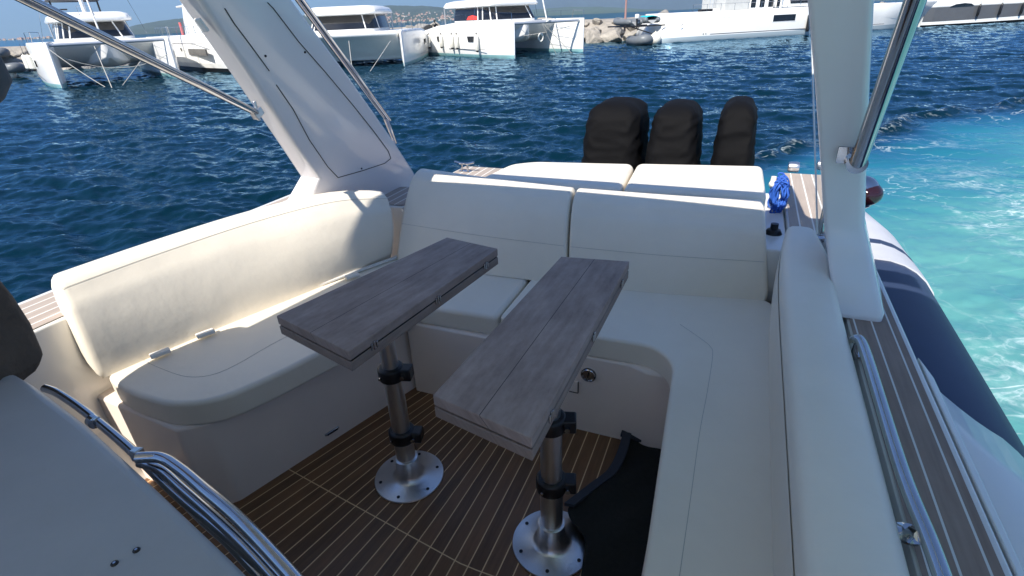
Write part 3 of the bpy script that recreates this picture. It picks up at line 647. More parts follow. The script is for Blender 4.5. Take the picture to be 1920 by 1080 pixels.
def rope_coil():
    rng=random.Random(3); c=at(1453,385,1.34); pts=[]
    for k in range(24):
        a=k*2.1; ww=.016+.020*rng.random(); hh=.09+.06*rng.random()
        for q in range(10):
            t=2*math.pi*q/10; pts.append(c+B*(ww*math.cos(t)+.020*rng.uniform(-1,1)+.01)+Z3*(hh*math.sin(t)*.75+.06)+A*(.04*math.sin(a)+.012*rng.uniform(-1,1)))
    o=MB().tube(catmull(pts,4),.0042,7).build('rope_coil',ROPEB); tag(o,'coil of bright blue rope hung at the right end of the sunpad','rope'); recentre(o)
    b=W(.215,2.72,1.18); o=MB().lathe(b,[(.0,0),(.038,0),(.04,.01),(.04,.13),(.03,.15),(.018,.155),(.018,.18),(.0,.182)]).build('black_canister',BLACKP); tag(o,'black canister standing below the blue rope','canister'); recentre(o)
    b=at(1449,345,1.45); o=MB().ball(b,.02).lathe(b,[(.016,-.0),(.013,.04),(.0,.042)]).build('float_knob',FENDW); tag(o,'small white float knob on top of the blue rope','float'); recentre(o)
rope_coil()
# ---- helm seat module lower left with chrome rails
def console():
    zt=1.50
    P=[at(x,y,zt) for x,y in((-160,640),(0,690),(22,694),(60,716),(160,790),(300,918),(430,1040),(620,1230))]
    far=[p-A*.95-B*.10 for p in (P[-1],P[0])]
    r=root('helm_seat_module','white helm seat module with two screws and chrome rails, lower left foreground','seat module',tuple(Vector((P[4].x,P[4].y,FL))))
    pts=P+far
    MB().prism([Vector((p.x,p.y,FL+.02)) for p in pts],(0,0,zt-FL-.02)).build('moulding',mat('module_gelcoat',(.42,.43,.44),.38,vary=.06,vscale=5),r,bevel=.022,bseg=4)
    for x,y in((215,1057),(256,1032)):
        q=at(x,y,zt); s=MB().lathe(q,[(.0,-.002),(.0062,-.002),(.0062,.0015),(.0045,.003),(.0,.003)],seg=16).build('screw',BLACKP,r)
        MB().lathe(q,[(.0024,.003),(.0024,.0036),(0,.0036)],seg=12).build('screw_socket',STEEL,s)
    def rail(px,z,rad,name='chrome_rail'):
        return MB().tube(catmull([at(x,y,z) for x,y in px],8),rad,14).build(name,STEEL,r)
    rail([(84,728),(110,738),(160,772),(240,838),(330,925),(420,1000),(540,1105)],1.44,.011)
    rail([(258,858),(300,858),(335,878),(380,915),(450,975),(540,1070),(580,1120)],1.49,.012)
    rail([(262,868),(300,880),(340,915),(400,968),(460,1025),(520,1090)],1.46,.010)
    rail([(290,880),(330,925),(380,975),(430,1020),(500,1095)],1.43,.009)
    q=at(176,790,1.44); MB().lathe(q,[(.013,-.012),(.016,-.01),(.016,.01),(.013,.012)],(at(240,838,1.44)-q).normalized()).build('rail_joint',STEEL,r)
    q=at(258,852,1.47); MB().box(q,(at(300,858,1.49)-q).normalized(),Z3,A,(.03,.03,.02)).build('rail_bracket',STEEL,r,bevel=.003)
console()
# ---- person at the left edge
def skin(name,verts,edges,mats,parent,sub=2,rootv=0):
    inv=root_inv(parent); me=bpy.data.meshes.new(name); me.from_pydata([tuple(inv@Vector(p)) for p,_ in verts],edges,[]); me.materials.append(mats)
    o=bpy.data.objects.new(name,me); S.collection.objects.link(o); o.parent=parent
    sm=o.modifiers.new('skin','SKIN'); 
    for i,(p,r) in enumerate(verts):
        sv=me.skin_vertices[0].data[i]; sv.radius=(r,r) if isinstance(r,(int,float)) else r; sv.use_root=(i==rootv)
    sm.use_smooth_shade=True
    s=o.modifiers.new('sub','SUBSURF'); s.levels=sub; s.render_levels=sub
    return o
def person():
    "seated sideways on the seat module, one arm raised to a grip under the hard top"
    g=W(-1.945,.50,1.50); r=root('person','seated person at the left edge in brown jacket with grey sleeves, one arm raised','person',tuple(g))
    f=-A; s=B
    def p(x,y,z): return g+s*x+f*y+Z3*z
    ELB=dp(-30,150,1.22); HND=ELB+Z3*.27-s*.10+f*.10; hq=HND-g; hb=(hq.dot(s),hq.dot(f),hq.z)
    V=[(p(0,0,.10),.13),(p(0,-.01,.32),.12),(p(0,0,.50),.13),(p(0,.01,.60),.055),(p(0,.02,.67),.052),(p(0,.03,.75),.085),(p(0,.02,.83),.08),
       (p(.10,.08,.09),.085),(p(.12,.44,.08),.062),(p(.12,.48,-.34),.042),(p(.12,.60,-.38),.035),
       (p(-.10,.08,.09),.085),(p(-.12,.44,.08),.062),(p(-.12,.48,-.34),.042),(p(-.12,.60,-.38),.035),
       (p(.17,0,.53),.055),(ELB,.045),(HND*.8+ELB*.2,.034),(HND,.028),
       (p(-.17,0,.53),.055),(p(-.22,.02,.27),.043),(p(-.16,.24,.20),.032),(p(-.14,.32,.18),.028)]
    E_=[(0,1),(1,2),(2,3),(3,4),(4,5),(5,6),(0,7),(7,8),(8,9),(9,10),(0,11),(11,12),(12,13),(13,14),(2,15),(15,16),(16,17),(17,18),(2,19),(19,20),(20,21),(21,22)]
    skin('body',V,E_,SKIN,r)
    for sx,base,dr in((1,hb,(0,.35,1)),(-1,(-.14,.32,.18),(0,1,-.25))):
        b0=p(*base); d=(s*dr[0]+f*dr[1]+Z3*dr[2]).normalized(); side=s; curl=(f-Z3*.4).normalized() if sx>0 else -Z3
        for k in range(4):
            L_=(.070,.080,.075,.058)[k]; o_=side*((k-1.5)*.019)
            skin('finger',[(b0+o_+d*.015,.010),(b0+o_*1.1+d*(.025+L_*.45),.009),(b0+o_*1.1+d*(.03+L_*.7)+curl*L_*.35,.008)],[(0,1),(1,2)],SKIN,r,1)
        skin('thumb',[(b0-side*.022*sx,.012),(b0-side*.045*sx+d*.03,.010),(b0-side*.045*sx+d*.05+curl*.02,.009)],[(0,1),(1,2)],SKIN,r,1)
    hc=p(0,.04,.79)
    MB().ball(hc-f*.018+Z3*.03,.104,(.92,1.0,1.05)).build('hair',HAIR,r)
    MB().ball(hc+f*.108-Z3*.015,.016).build('nose',SKIN,r)
    for sx in(-1,1):
        MB().ball(hc+f*.092+s*.033*sx+Z3*.012,.011).build('eye',BLACKP,r); MB().ball(hc+s*.088*sx-Z3*.005,.022,(.4,.8,1.2)).build('ear',SKIN,r)
    MB().ball(hc+f*.096-Z3*.055,.02,(1.2,.4,.3)).build('mouth',mat('lips',(.35,.12,.1),.5),r)
    rings=[]
    for k,(z,rx,ry,oy) in enumerate(((-.035,.225,.205,.0),(-.02,.238,.215,0),(.06,.240,.215,0),(.16,.222,.20,-.005),(.26,.195,.175,-.01),(.36,.178,.155,-.005),(.46,.182,.15,0),(.54,.15,.11,0),(.60,.075,.075,.01))):
        rings.append([p(math.cos(a)*(rx+.010*math.sin(a*7+k*.6)+.006*math.sin(a*17+k)),oy+math.sin(a)*(ry+.012*math.sin(a*7+k*.6)),z+(.012*math.sin(a*5) if k<3 else 0)) for a in [2*math.pi*q/64 for q in range(64)]])
    MB().loft(rings).build('jacket',BROWN,r)
    MB().tube(catmull([p(.10,0,.52),p(.17,.0,.54),ELB-s*.02-Z3*.01,ELB+(HND-ELB)*.25,ELB+(HND-ELB)*.8],5),.046,20).build('sleeve',GREYC,r)
    MB().tube(catmull([p(-.10,0,.52),p(-.17,0,.52),p(-.225,.02,.27),p(-.19,.15,.225)],5),.055,20).build('sleeve',GREYC,r)
    for sx in(-1,1): MB().tube(catmull([p(.09*sx,.0,.10),p(.11*sx,.2,.10),p(.12*sx,.44,.07),p(.12*sx,.49,-.05),p(.12*sx,.48,-.32)],4),[.105]*5+[.095]*4+[.08]*4+[.07]*4,20).build('trouser_leg',mat('dark_trousers',(.03,.03,.035),.85),r)
    for sx in(-1,1): MB().tube([p(.12*sx,.43,-.38),p(.12*sx,.47,-.375),p(.12*sx,.60,-.385),p(.12*sx,.68,-.39)],[.035,.048,.045,.03],14).build('shoe',BLACKP,r)
    # foot rail the shoes rest on
person()
# ================================================================== BACKGROUND BOATS
def wat(x,y): p=at(x,y,WZ); return Vector((p.x,p.y,0))
class Frame:
    def __init__(s,o,ex,ey): s.o=o; s.ex=ex; s.ey=ey
    def __call__(s,x,y,z): return s.o+s.ex*x+s.ey*y+Z3*(WZ+z)
def ccat(px_l,px_r,label,flare=1,cut=0,F=2.45,L=12.0,turn=0,roofz=1.75,win=True,mast=True,stern_trim=0,beam=None,cab=(3.4,8.8),seed=0,closed_front=False,mastx=0,nacz=.95,red=False,bimini=False,side_win=((5.2,.0),),wind=None):
    a=wat(*px_l); b=wat(*px_r); ex=(b-a).normalized(); bm=beam or (b-a).length
    ex=Matrix.Rotation(turn,3,'Z')@ex; ey=Vector((-ex.y,ex.x,0)); Fm=Frame(a,ex,ey)
    r=root('catamaran',label,'catamaran',tuple(Fm(bm/2,L/2,0)),group='white catamarans moored bow out')
    for side,x0 in((-1,0),(1,bm)):
        secs=[]
        for y,wo,wi,fz,st in((0,.05,.05,F,0),(.25,.16,.14,F,.0),(1.0,.38,.30,F+.01,.02),(2.4,.62,.42,F+.02,.04),(4.5,.80,.50,F+.02,.06),(7.5,.86,.52,F,.06),(10,.80,.50,F-.15,.06),(L-.8,.70,.46,F-.55,.06),(L,.62,.42,.9,.05)):
            wo=wo*(flare if side>0 else 1); o=lambda w_,z_:Fm(x0+side*w_,y,z_)
            secs.append([o(wo*.94,fz),o(wo,fz-.18),o(wo,fz*.6),o(wo*.96,.55),o(wo*.88,.24),o(wo*.8,.0),o(wo*.3,-.35),o(-wi*.3,-.35),o(-wi*.8,.0),o(-wi*.9,.24),o(-wi,.6),o(-wi,fz*.6),o(-wi,fz-.1),o(-wi*.94,fz)])
        mb=MB(); n=14
        for k in range(len(secs)-1):
            for i in range(n):
                j=(i+1)%n; mb.add([secs[k][i],secs[k][j],secs[k+1][j],secs[k+1][i]],[(0,1,2,3)],1 if i in(4,5,6,7,8) else 0)
        mb.add(secs[0],[tuple(range(n))],0).add(secs[-1],[tuple(range(n))],0)
        me_o=mb.build('hull',[BOATW,BOOT],r,ang=30)
        bmm=bmesh.new(); bmm.from_mesh(me_o.data); bmesh.ops.remove_doubles(bmm,verts=bmm.verts,dist=.001); bmesh.ops.recalc_face_normals(bmm,faces=bmm.faces); bmm.to_mesh(me_o.data); bmm.free()
        if side==-1 or closed_front:
            for yy,ww in side_win:
                xo=x0+side*(float(np.interp(yy+.4,[0,1,2.4,4.5,7.5,10,14],[.05,.38,.62,.80,.86,.80,.6]))-.01)
                MB().prism([Fm(xo,yy,1.55),Fm(xo,yy+.95,1.55),Fm(xo,yy+.85,1.15),Fm(xo,yy+.1,1.15)],ex*side*.05).build('porthole',GLASSD,me_o)
        MB().box(Fm(x0+side*.845,5.5,.62),ey,ex,Z3,(5.5,.04,.03)).build('rub_strip',mat('grey_strip',(.12,.12,.14),.5),me_o)
        # pulpit rail
        q=[Fm(x0+side*.10,.1,F),Fm(x0+side*.10,.15,F+.55),Fm(x0+side*.5,1.8,F+.6),Fm(x0+side*.55,2.0,F)]
        mb=MB().tube(q,.018,6)
        for yy in(3.6,5.4,7.2): mb.tube([Fm(x0+side*.72,yy,F),Fm(x0+side*.72,yy,F+.6)],.014,5)
        mb.tube([Fm(x0+side*.5,1.8,F+.6),Fm(x0+side*.72,3.6,F+.6),Fm(x0+side*.72,8.5,F+.6)],.008,5)
        mb.build('guard_rail',STEEL,r)
    fy=.7 if closed_front else 3.0
    prof=[(fy,F-.02),(fy,F-.28),(fy+(2.4 if closed_front else 1.2),nacz+.35),(fy+(2.6 if closed_front else 2.4),nacz),(10.2,nacz),(10.4,F-.3),(10.4,F-.02)]
    MB().prism([Fm(.40,y,z) for y,z in prof],ex*(bm-.80)).build('bridge_deck',BOATW,r,bevel=.12,bseg=3)
    if not closed_front:
        secs=[]
        for y,rr in((3.0,.12),(3.9,.5),(5,.75),(9,.85)):
            secs.append([Fm(bm/2+math.cos(R(a))*rr*2.0,y,nacz+.25+math.sin(R(a))*rr*.55+(.3 if y<3.5 else 0)) for a in range(180,361,20)]+[Fm(bm/2+rr*1.9,y,F-.3),Fm(bm/2-rr*1.9,y,F-.3)])
        MB().loft(secs).build('nacelle',BOATW,r,ang=60)
        MB().tube([Fm(.1,.35,F-.16),Fm(bm-.1,.35,F-.16)],.10,14).build('crossbeam',ALU,r)
        nt_=MB()
        for k in range(12): nt_.tube([Fm(.3+k*(bm-.6)/11,.4,F-.12),Fm(.3+k*(bm-.6)/11,3.95,F-.08)],.012,4)
        nt_.build('trampoline',mat('net_grey',(.3,.3,.3),.9),r)
        MB().box(Fm(bm/2,2.0,F-.08),ey,ex,Z3,(3.9,.28,.14)).build('bowsprit_beam',ALU,r,bevel=.03)
    # cabin
    y0,y1=cab; m=.95 if not cut else .3; bc=bm-cut
    fp=roundpoly([(m+.45,y0),(bc-m-.45,y0),(bc-m,y0+1.4),(bc-m+.1,y1),(m-.1,y1),(m,y0+1.4)],.5)
    top=[(m+.75,y0+.55),(bc-m-.75,y0+.55),(bc-m-.25,y0+1.7),(bc-m-.15,y1),(m+.15,y1),(m+.25,y0+1.7)]; ft=roundpoly(top,.5)
    zc0,zc1=F-.02,F+1.15
    MB().loft([[Fm(x,y,zc0) for x,y in fp],[Fm(x,y,zc0+.12) for x,y in fp],[Fm(x,y,zc1) for x,y in ft]]).build('cabin',BOATW,r,ang=40)
    c0=(bc/2,(y0+y1)/2); ex_=1.012
    def lerpf(h): return [tuple(c0[i]+(p[i]*(1-h)+q[i]*h-c0[i])*ex_ for i in(0,1)) for p,q in zip(fp,ft)]
    za=lambda h:zc0+.12+(zc1-zc0-.12)*h
    g=MB().loft([[Fm(x,y,za(.06)) for x,y in lerpf(.06)],[Fm(x,y,za(.94)) for x,y in lerpf(.94)]],caps=False).build('window_band',GLASSD,r,ang=40)
    pl=MB()
    lo=lerpf(.04); hi=lerpf(.97); n=len(lo)
    for i in sorted(set([0,3,6,12,18,21,24,30,33])): 
        i=i%n; pl=MB(); pl.tube([Fm(lo[i][0],lo[i][1],za(.04)),Fm(hi[i][0],hi[i][1],za(.97))],.045,6); pl.build('window_pillar',BOATW,g)
    if red:
        q=lerpf(.2); MB().prism([Fm(x-.10,y,za(.10+.25*h)) for (x,y),h in (((m+.08,y0+1.9),0),((m+.05,y0+3.6),0),((m+.12,y0+3.4),1),((m+.14,y0+2.8),1.3),((m+.15,y0+2.1),.9))],ex*-.03).build('red_sun_screen',RED,g)
    rf=roundpoly([(m+.2,y0-.15),(bc-m-.2,y0-.15),(bc-m+.15,y0+1.4),(bc-m+.15,y1+1.6),(m-.15,y1+1.6),(m-.15,y0+1.4)],.7)
    MB().loft([[Fm(x,y,zc1) for x,y in rf],[Fm(c0[0]+(x-c0[0])*1.02,c0[1]+(y-c0[1])*1.02,zc1+.12) for x,y in rf],[Fm(c0[0]+(x-c0[0])*.96,c0[1]+(y-c0[1])*.96,zc1+.42) for x,y in rf],[Fm(c0[0]+(x-c0[0])*.8,c0[1]+(y-c0[1])*.8,zc1+.55) for x,y in rf]]).build('coach_roof',BOATW,r,ang=60)
    for xx in(m,bc-m): MB().tube([Fm(xx,y1+1.4,F-.4),Fm(xx,y1+1.4,zc1)],.05,8).build('roof_post',ALU,r)
    if mast:
        mx=bm/2+mastx; mz=F+15
        ms=MB().tube([Fm(mx,y0+.6,F+1.3),Fm(mx,y0+.9,mz)],[.13,.10],12).build('mast',BOATW,r)
        MB().tube([Fm(mx,y0+.9,F+2.6),Fm(mx,y0+6.5,F+2.8)],[.16,.20],10).build('boom_sail_cover',BOATW,ms)
        st=MB().tube([Fm(mx,.4,F-.1),Fm(mx,y0+.85,mz-1)],[.055,.03],8)
        st.build('furled_headsail',mat('sail_cloth',(.7,.7,.68),.8),ms)
        for xx in(.1,bm-.1): MB().tube([Fm(xx,y0+1.4,F),Fm(mx,y0+.88,mz-2)],.012,5).build('shroud',STEEL,ms)
        MB().tube([Fm(mx-.4,y0-.1,zc1+.35),Fm(mx-.4,y0+.25,zc1+.9),Fm(mx+.4,y0+.25,zc1+.9),Fm(mx+.4,y0-.1,zc1+.35)],.015,5).build('roof_rail',STEEL,r)
    if bimini:
        MB().prism([Fm(m+.2,y1-2.4,zc1+1.35),Fm(bm-m-1.2,y1-2.4,zc1+1.35),Fm(bm-m-1.2,y1+.4,zc1+1.35),Fm(m+.2,y1+.4,zc1+1.35)],(0,0,.1)).build('bimini_top',GREYC,r,bevel=.04)
        for xx in(m+.4,bm-m-1.4): MB().tube([Fm(xx,y1-2.2,zc1+.2),Fm(xx,y1-2.2,zc1+1.36)],.06,8).build('bimini_post',BLK,r)
        MB().tube([Fm(m+.3,y1-2.5,zc1+.35),Fm(m+.3,y1-2.5,zc1+.8),Fm(m+1.2,y1-2.5,zc1+.8)],.05,6).build('helm_pod',BLK,r)
    return Fm,bm,F
def line(p0,p1,sag,label,parentcat='rope',rad=.022,g='mooring lines of the catamarans',m=None):
    pts=[p0.lerp(p1,k/10)-Z3*sag*4*(k/10)*(1-k/10) for k in range(11)]
    o=MB().tube(pts,rad,6).build('mooring_line',m or ROPEW); tag(o,label,parentcat,g); recentre(o); return o
def fender(p,h,rad,label,g,m=None,top=None):
    r=root('fender',label,'fender',tuple(p-Z3*h),group=g); m=m or FENDW
    MB().lathe(p-Z3*h,[(.02,0),(rad*.6,.06),(rad,.16),(rad,h-.16),(rad*.6,h-.06),(.03,h)],seg=14).build('body',m,r)
    MB().lathe(p-Z3*h,[(.01,-.03),(rad*.75,.03),(rad*.8,.1),(.02,.1)],seg=12).build('end_cap',BLK,r)
    MB().lathe(p-Z3*h,[(rad*.75,h-.12),(rad*.4,h+.02),(.015,h+.1)],seg=12).build('end_cap',BLK,r)
    MB().tube([p,p+Z3*.6],.012,5).build('lanyard',BLK,r); return r
F1,b1,h1=ccat((118,166),(312,151),'white sailing catamaran at far left, with bimini top and dark cabin windows',F=2.55,L=13,turn=R(12),beam=6.4,side_win=((3.6,0),),bimini=True,mastx=-.3,cab=(4.6,10))
F2,b2,h2=ccat((548,134),(752,127),'white power catamaran partly hidden behind the left arch leg',flare=.45,cut=1.9,F=2.3,L=13,turn=R(8),closed_front=True,mast=False,nacz=.30,cab=(3.6,8.0),side_win=((5.4,0),(8.2,0)))
F3,b3,h3=ccat((966,110),(1152,97),'white catamaran in the middle with row of fenders on its left hull',F=2.5,L=14,turn=R(16),red=True,beam=6.9,side_win=((4.3,0),(9.3,0)),cab=(4.3,10.2))
# mooring lines
line(F1(0,.1,2.3),wat(197,163)+Z3*WZ,.1,'pale mooring line slanting from the left bow of the leftmost catamaran')
line(F1(2.4,.9,2.2),wat(210,165)+Z3*WZ,.0,'pale chain line dropping from the beam of the leftmost catamaran')
line(F1(b1*.78,.5,1.6),wat(230,160)+Z3*WZ,.0,'short pale line under the right hull of the leftmost catamaran')
line(F1(.2,.3,1.9),F1(b1-.2,.3,1.5),.8,'slack pale line hanging between the bows of the leftmost catamaran')
line(dp(654,77,depth(F2(b2*.6,.6,2))),wat(661,136)+Z3*WZ,.0,'straight mooring line from the centre of the power catamaran')
line(dp(732,77,depth(F2(b2,.1,2))),wat(694,134)+Z3*WZ,.0,'slanting mooring line from the right bow of the power catamaran')
line(F3(b3*.42,.3,2.3),wat(1073,101)+Z3*WZ,.0,'pale mooring line under the middle catamaran beam')
line(F3(b3*.42,.3,2.2),wat(1043,102)+Z3*WZ,.0,'thin vertical line under the middle catamaran beam')
line(F3(b3-.5,.2,2.1),F3(b3*.3,1.6,1.45),.1,'slack line crossing the tunnel of the middle catamaran')
# life ring hung in the tunnel of the middle boat
c=dp(1014,70,depth(F3(b3*.3,1.5,1.3))); o=MB().tube([c+Vector((math.cos(a)*.17,0,math.sin(a)*.27)) for a in [k*math.pi/8 for k in range(16)]],.06,8,closed=True).build('ring_buoy',FENDW); tag(o,'small white ring buoy hanging in the tunnel of the middle catamaran','ring buoy'); recentre(o)
for i,(yy,hh,lb) in enumerate(((11.6,1.15,'slim cream fender nearest the stern of the middle catamaran'),(9.2,1.1,'second slim cream fender from the stern of the middle catamaran'),(7.4,1.15,'third slim cream fender from the stern of the middle catamaran'),(6.6,1.15,'fourth slim cream fender from the stern of the middle catamaran'),(3.6,1.3,'slim cream fender nearest the bow of the middle catamaran'))):
    ww=.98 if yy<11 else .86
    fender(F3(-ww-.03,yy,1.75-.0),hh,.15,lb,'fenders on the middle catamaran')
for k,(x,y,lb) in enumerate(((44,118,'left of two fat cream fenders on the leftmost catamaran'),(52,120,'right of two fat cream fenders on the leftmost catamaran'))):
    d_=depth(F1(-.9,6.5+k*-.8,1)); fender(dp(x,101,d_),1.05,.2,lb,'fat fenders on the leftmost catamaran')
for k,(x,lb) in enumerate(((320,'cream fender hanging at the left side of the power catamaran'),(332,'orange tinted fender beside the first on the power catamaran'))):
    fender(dp(x,88+k*-8,depth(wat(322,130))*.98),1.0,.14,lb,'fenders on the power catamaran')
def ballfender(x,y,r_,label,dist=None):
    g=wat(x,y+0); o=MB().ball(Vector((g.x,g.y,WZ+r_*.75)),r_).tube([Vector((g.x,g.y,WZ+r_*1.6)),Vector((g.x,g.y,WZ+r_*1.95))],.06,8).build('mooring_buoy',FENDW); tag(o,label,'buoy','round mooring buoys'); recentre(o)
ballfender(1228,82,.56,'round cream buoy floating at the stern of the long white yacht')
ballfender(757,101,.45,'round cream buoy floating between two catamarans')
ballfender(24,146,.34,'round white buoy beside the covered dinghy at far left')
# ---- motor yacht beside the leftmost catamaran
def yacht2():
    a=wat(316,128); b=wat(432,141.5); ex=(b-a).normalized(); ey=Vector((-ex.y,ex.x,0)); Fm=Frame(a,ex,ey); L=(b-a).length+3.5; F=2.55
    r=root('motor_yacht','white motor yacht with small dark hull window, beside the leftmost catamaran','yacht',tuple(Fm(L/2,2,0)))
    secs=[]
    for x,w0,fz in((-2,.5,F-.5),(0,.05,F),(4,0,F),(9,.0,F),(13,.6,F+.05),(L,1.9,F+.1)):
        secs.append([Fm(x,w0+.1,fz),Fm(x,w0+.02,fz-.12),Fm(x,w0,1.75),Fm(x,w0+.02,.62),Fm(x,w0+.1,.30),Fm(x,w0+.3,-.3),Fm(x,4.6-w0,-.3),Fm(x,4.6-w0,.5),Fm(x,4.6-w0,fz)])
    mb=MB(); n=9
    for k in range(len(secs)-1):
        for i in range(n):
            j=(i+1)%n; mb.add([secs[k][i],secs[k][j],secs[k+1][j],secs[k+1][i]],[(0,1,2,3)],1 if i in(4,5,6) else 0)
    mb.add(secs[0],[tuple(range(n))],0).add(secs[-1],[tuple(range(n))],0)
    hl=mb.build('hull',[BOATW,BLK],r,ang=25)
    def xo(px): d=ray(px,95); t=(a-CAM).dot(ey)/d.dot(ey); return (CAM+d*t-a).dot(ex)
    x0,x1=xo(355),xo(387)
    MB().prism([Fm(x0,-.08,1.62),Fm(x1,-.08,1.62),Fm(x1,-.08,1.18),Fm(x0,-.08,1.18)],ey*.12).build('hull_window',mat('smoked_window',(.09,.085,.08),.2),hl)
    MB().box(Fm(5,-.01,1.98),ex,ey,Z3,(13,.04,.03)).build('rub_strip',mat('grey_strip',(.12,.12,.14),.5),hl)
    MB().box(Fm(xo(341),-.03,1.55),ex,ey,Z3,(.14,.04,.25)).build('vent',BLK,hl)
    MB().loft([[Fm(x,y,z) for x,y in((x0,.6),(x1,.6),(x1,4),(x0,4))] for x0,x1,z in((xo(340),xo(420),F-.05),(xo(343),xo(410),F+.9),(xo(348),xo(395),F+2.0),(xo(352),xo(385),F+2.6))]).build('superstructure',BOATW,r,bevel=.1)
    MB().loft([[Fm(x,y,z) for x,y in((xo(330),.9),(xo(372),.9),(xo(372),3.6),(xo(330),3.6))] for z in(F+1.95,F+2.1)]).build('flybridge_overhang',BOATW,r,bevel=.05)
    rl=MB(); x=-1.5
    while x<L-4: rl.tube([Fm(x,.2,F),Fm(x,.2,F+.6)],.018,5); x+=1.6
    rl.tube([Fm(-1.5,.2,F+.6),Fm(L-4,.2,F+.6)],.015,5); rl.build('guard_rail',STEEL,r)
    for px in(322,331): MB().tube([Fm(xo(px),1.2,F),Fm(xo(px),1.2,F+.95)],.10,8).build('red_horseshoe_buoy',mat('faded_red',(.65,.15,.15),.7),r)
yacht2()
# ---- long white yacht
def yacht4():
    a=wat(1240,82); b=wat(1722,52); ex=(b-a).normalized(); ey=Vector((-ex.y,ex.x,0)); Fm=Frame(a,ex,ey); L=34; F=2.5
    r=root('motor_yacht','long white yacht hull with one dark rectangular window, right of centre','yacht',tuple(Fm(L/2,2.5,0)))
    secs=[]
    for x0,x1,w0,w1 in((0,.95,.5,1.2),(1.2,1.6,.15,.4),(4,4,0,0),(14,14,0,0),(26,26,.3,.1),(L,L+1,2.2,1.4)):
        secs.append([Fm(x1,w1+.05,F),Fm(x1*.92+x0*.08,w1,F-.12),Fm((x0+x1)/2,(w0+w1)/2,1.2),Fm(x0,w0,.45),Fm(x0,w0+.04,.18),Fm(x0+.1,w0+.15,-.3),Fm(x0+.1,6-w0,-.3),Fm(x0,6-w0,.3),Fm(x1,6-w1,F)])
    mb=MB(); n=9
    for k in range(len(secs)-1):
        for i in range(n):
            j=(i+1)%n; mb.add([secs[k][i],secs[k][j],secs[k+1][j],secs[k+1][i]],[(0,1,2,3)],1 if i in(3,4,5,6) else 0)
    mb.add(secs[0],[tuple(range(n))],0); mb.add(secs[-1],[tuple(range(n))],0)
    hl=mb.build('hull',[BOATW,mat('boot_grey_blue',(.35,.43,.48),.5)],r,ang=25)
    bm_=bmesh.new(); bm_.from_mesh(hl.data); bmesh.ops.remove_doubles(bm_,verts=bm_.verts,dist=.001); bmesh.ops.recalc_face_normals(bm_,faces=bm_.faces); bm_.to_mesh(hl.data); bm_.free()
    def xo(px): d=ray(px,40); n_=ey; t=(a-CAM).dot(n_)/d.dot(n_); return (CAM+d*t-a).dot(ex)
    def rect(x0,x1,z0,z1,name,m,par,off=-.025): return MB().prism([Fm(x0,off,z0),Fm(x1,off,z0),Fm(x1,off,z1),Fm(x0,off,z1)],ey*.03).build(name,m,par)
    rect(xo(1449),xo(1490),1.35,1.92,'hull_window',GLASSD,hl); rect(xo(1447.5),xo(1491.5),1.30,1.97,'window_frame',BOATW,hl,off=-.015)
    rect(xo(1334),L-8,.55,.60,'waterline_stripe',mat('dark_stripe',(.1,.09,.1),.5),hl,off=-.02)
    for px in(1321,1326): MB().lathe(Fm(xo(px),-.03,.62),[(.05,0),(.05,.03),(0,.03)],ey,10).build('drain_hole',BLK,hl)
    mk_=MB()
    for k in range(9): mk_.box(Fm(xo(1341.5)+k*.19,-.008,1.93+.02*(k%2)),ex,ey,Z3,(.09,.012,.09 if k%3 else .05))
    mk_.build('faded_lettering',mat('faded_grey_ink',(.5,.5,.5),.6),hl)
    MB().box(Fm(xo(1279),-.012,1.5),(ex+Z3*.5).normalized(),ey,(Z3-ex*.5).normalized(),(.28,.012,.09)).build('hull_scuff',mat('scuff_grey',(.35,.35,.36),.8),hl)
    fender(Fm(xo(1514),-.2,1.9),1.6,.2,'dark fender on the long white yacht just left of the right arch leg','fender of the long yacht',BLK)
    # superstructure
    def block(x0,x1,y0,y1,z0,z1,name,m,bev=.06): return MB().prism([Fm(x0,y0,z0),Fm(x1,y0,z0),Fm(x1,y1,z0),Fm(x0,y1,z0)],(0,0,z1-z0)).build(name,m,r,bevel=bev)
    block(xo(1366),xo(1413),.9,4.6,F,F+2.1,'aft_cabin',mat('cabin_grey',(.50,.51,.50),.6,vary=.1),.05)
    sl_=block(xo(1413)+.02,xo(1458),.9,4.6,F,F+2.1,'saloon',BOATW)
    for k in range(4):
        x0=xo(1415)+k*1.0; rect_=MB().prism([Fm(x0,.87,F+.15),Fm(x0+.55,.87,F+.15),Fm(x0+.55,.87,F+1.9),Fm(x0,.87,F+1.9)],ey*.05).build('tall_window',GLASSD,sl_)
    wh=block(xo(1462),xo(1600),1.0,4.5,F+.05,F+2.3,'wheelhouse',BOATW,.3)
    MB().prism([Fm(xo(1490),.96,F+.35),Fm(xo(1540),.96,F+.35),Fm(xo(1534),.96,F+1.3),Fm(xo(1486),.96,F+1.3)],ey*.05).build('side_window',GLASSD,wh)
    MB().tube([Fm(xo(1463),.3,F-.1),Fm(xo(1463),.3,F+2.5)],.09,8).build('deck_post',BOATW,r)
    rl=MB(); x=xo(1300)
    while x<xo(1700): rl.tube([Fm(x,.25,F),Fm(x,.25,F+.6)],.018,5); x+=1.5
    rl.tube([Fm(xo(1300),.25,F+.6),Fm(xo(1700),.25,F+.6)],.015,5); rl.build('guard_rail',STEEL,r)
    for px,s_ in((1323,.5),(1332,.4),(1345,.35)): MB().box(Fm(xo(px),.6,F+.1),ex,ey,Z3,(.8,.5,.22)).build('deck_box',BLK if px<1340 else BOATW,r,bevel=.05)
    for px in(1345,1350): MB().tube([Fm(xo(px),1.5,F),Fm(xo(px)+.2,1.5,F+3)],.03,6).build('antenna',ALU,r)
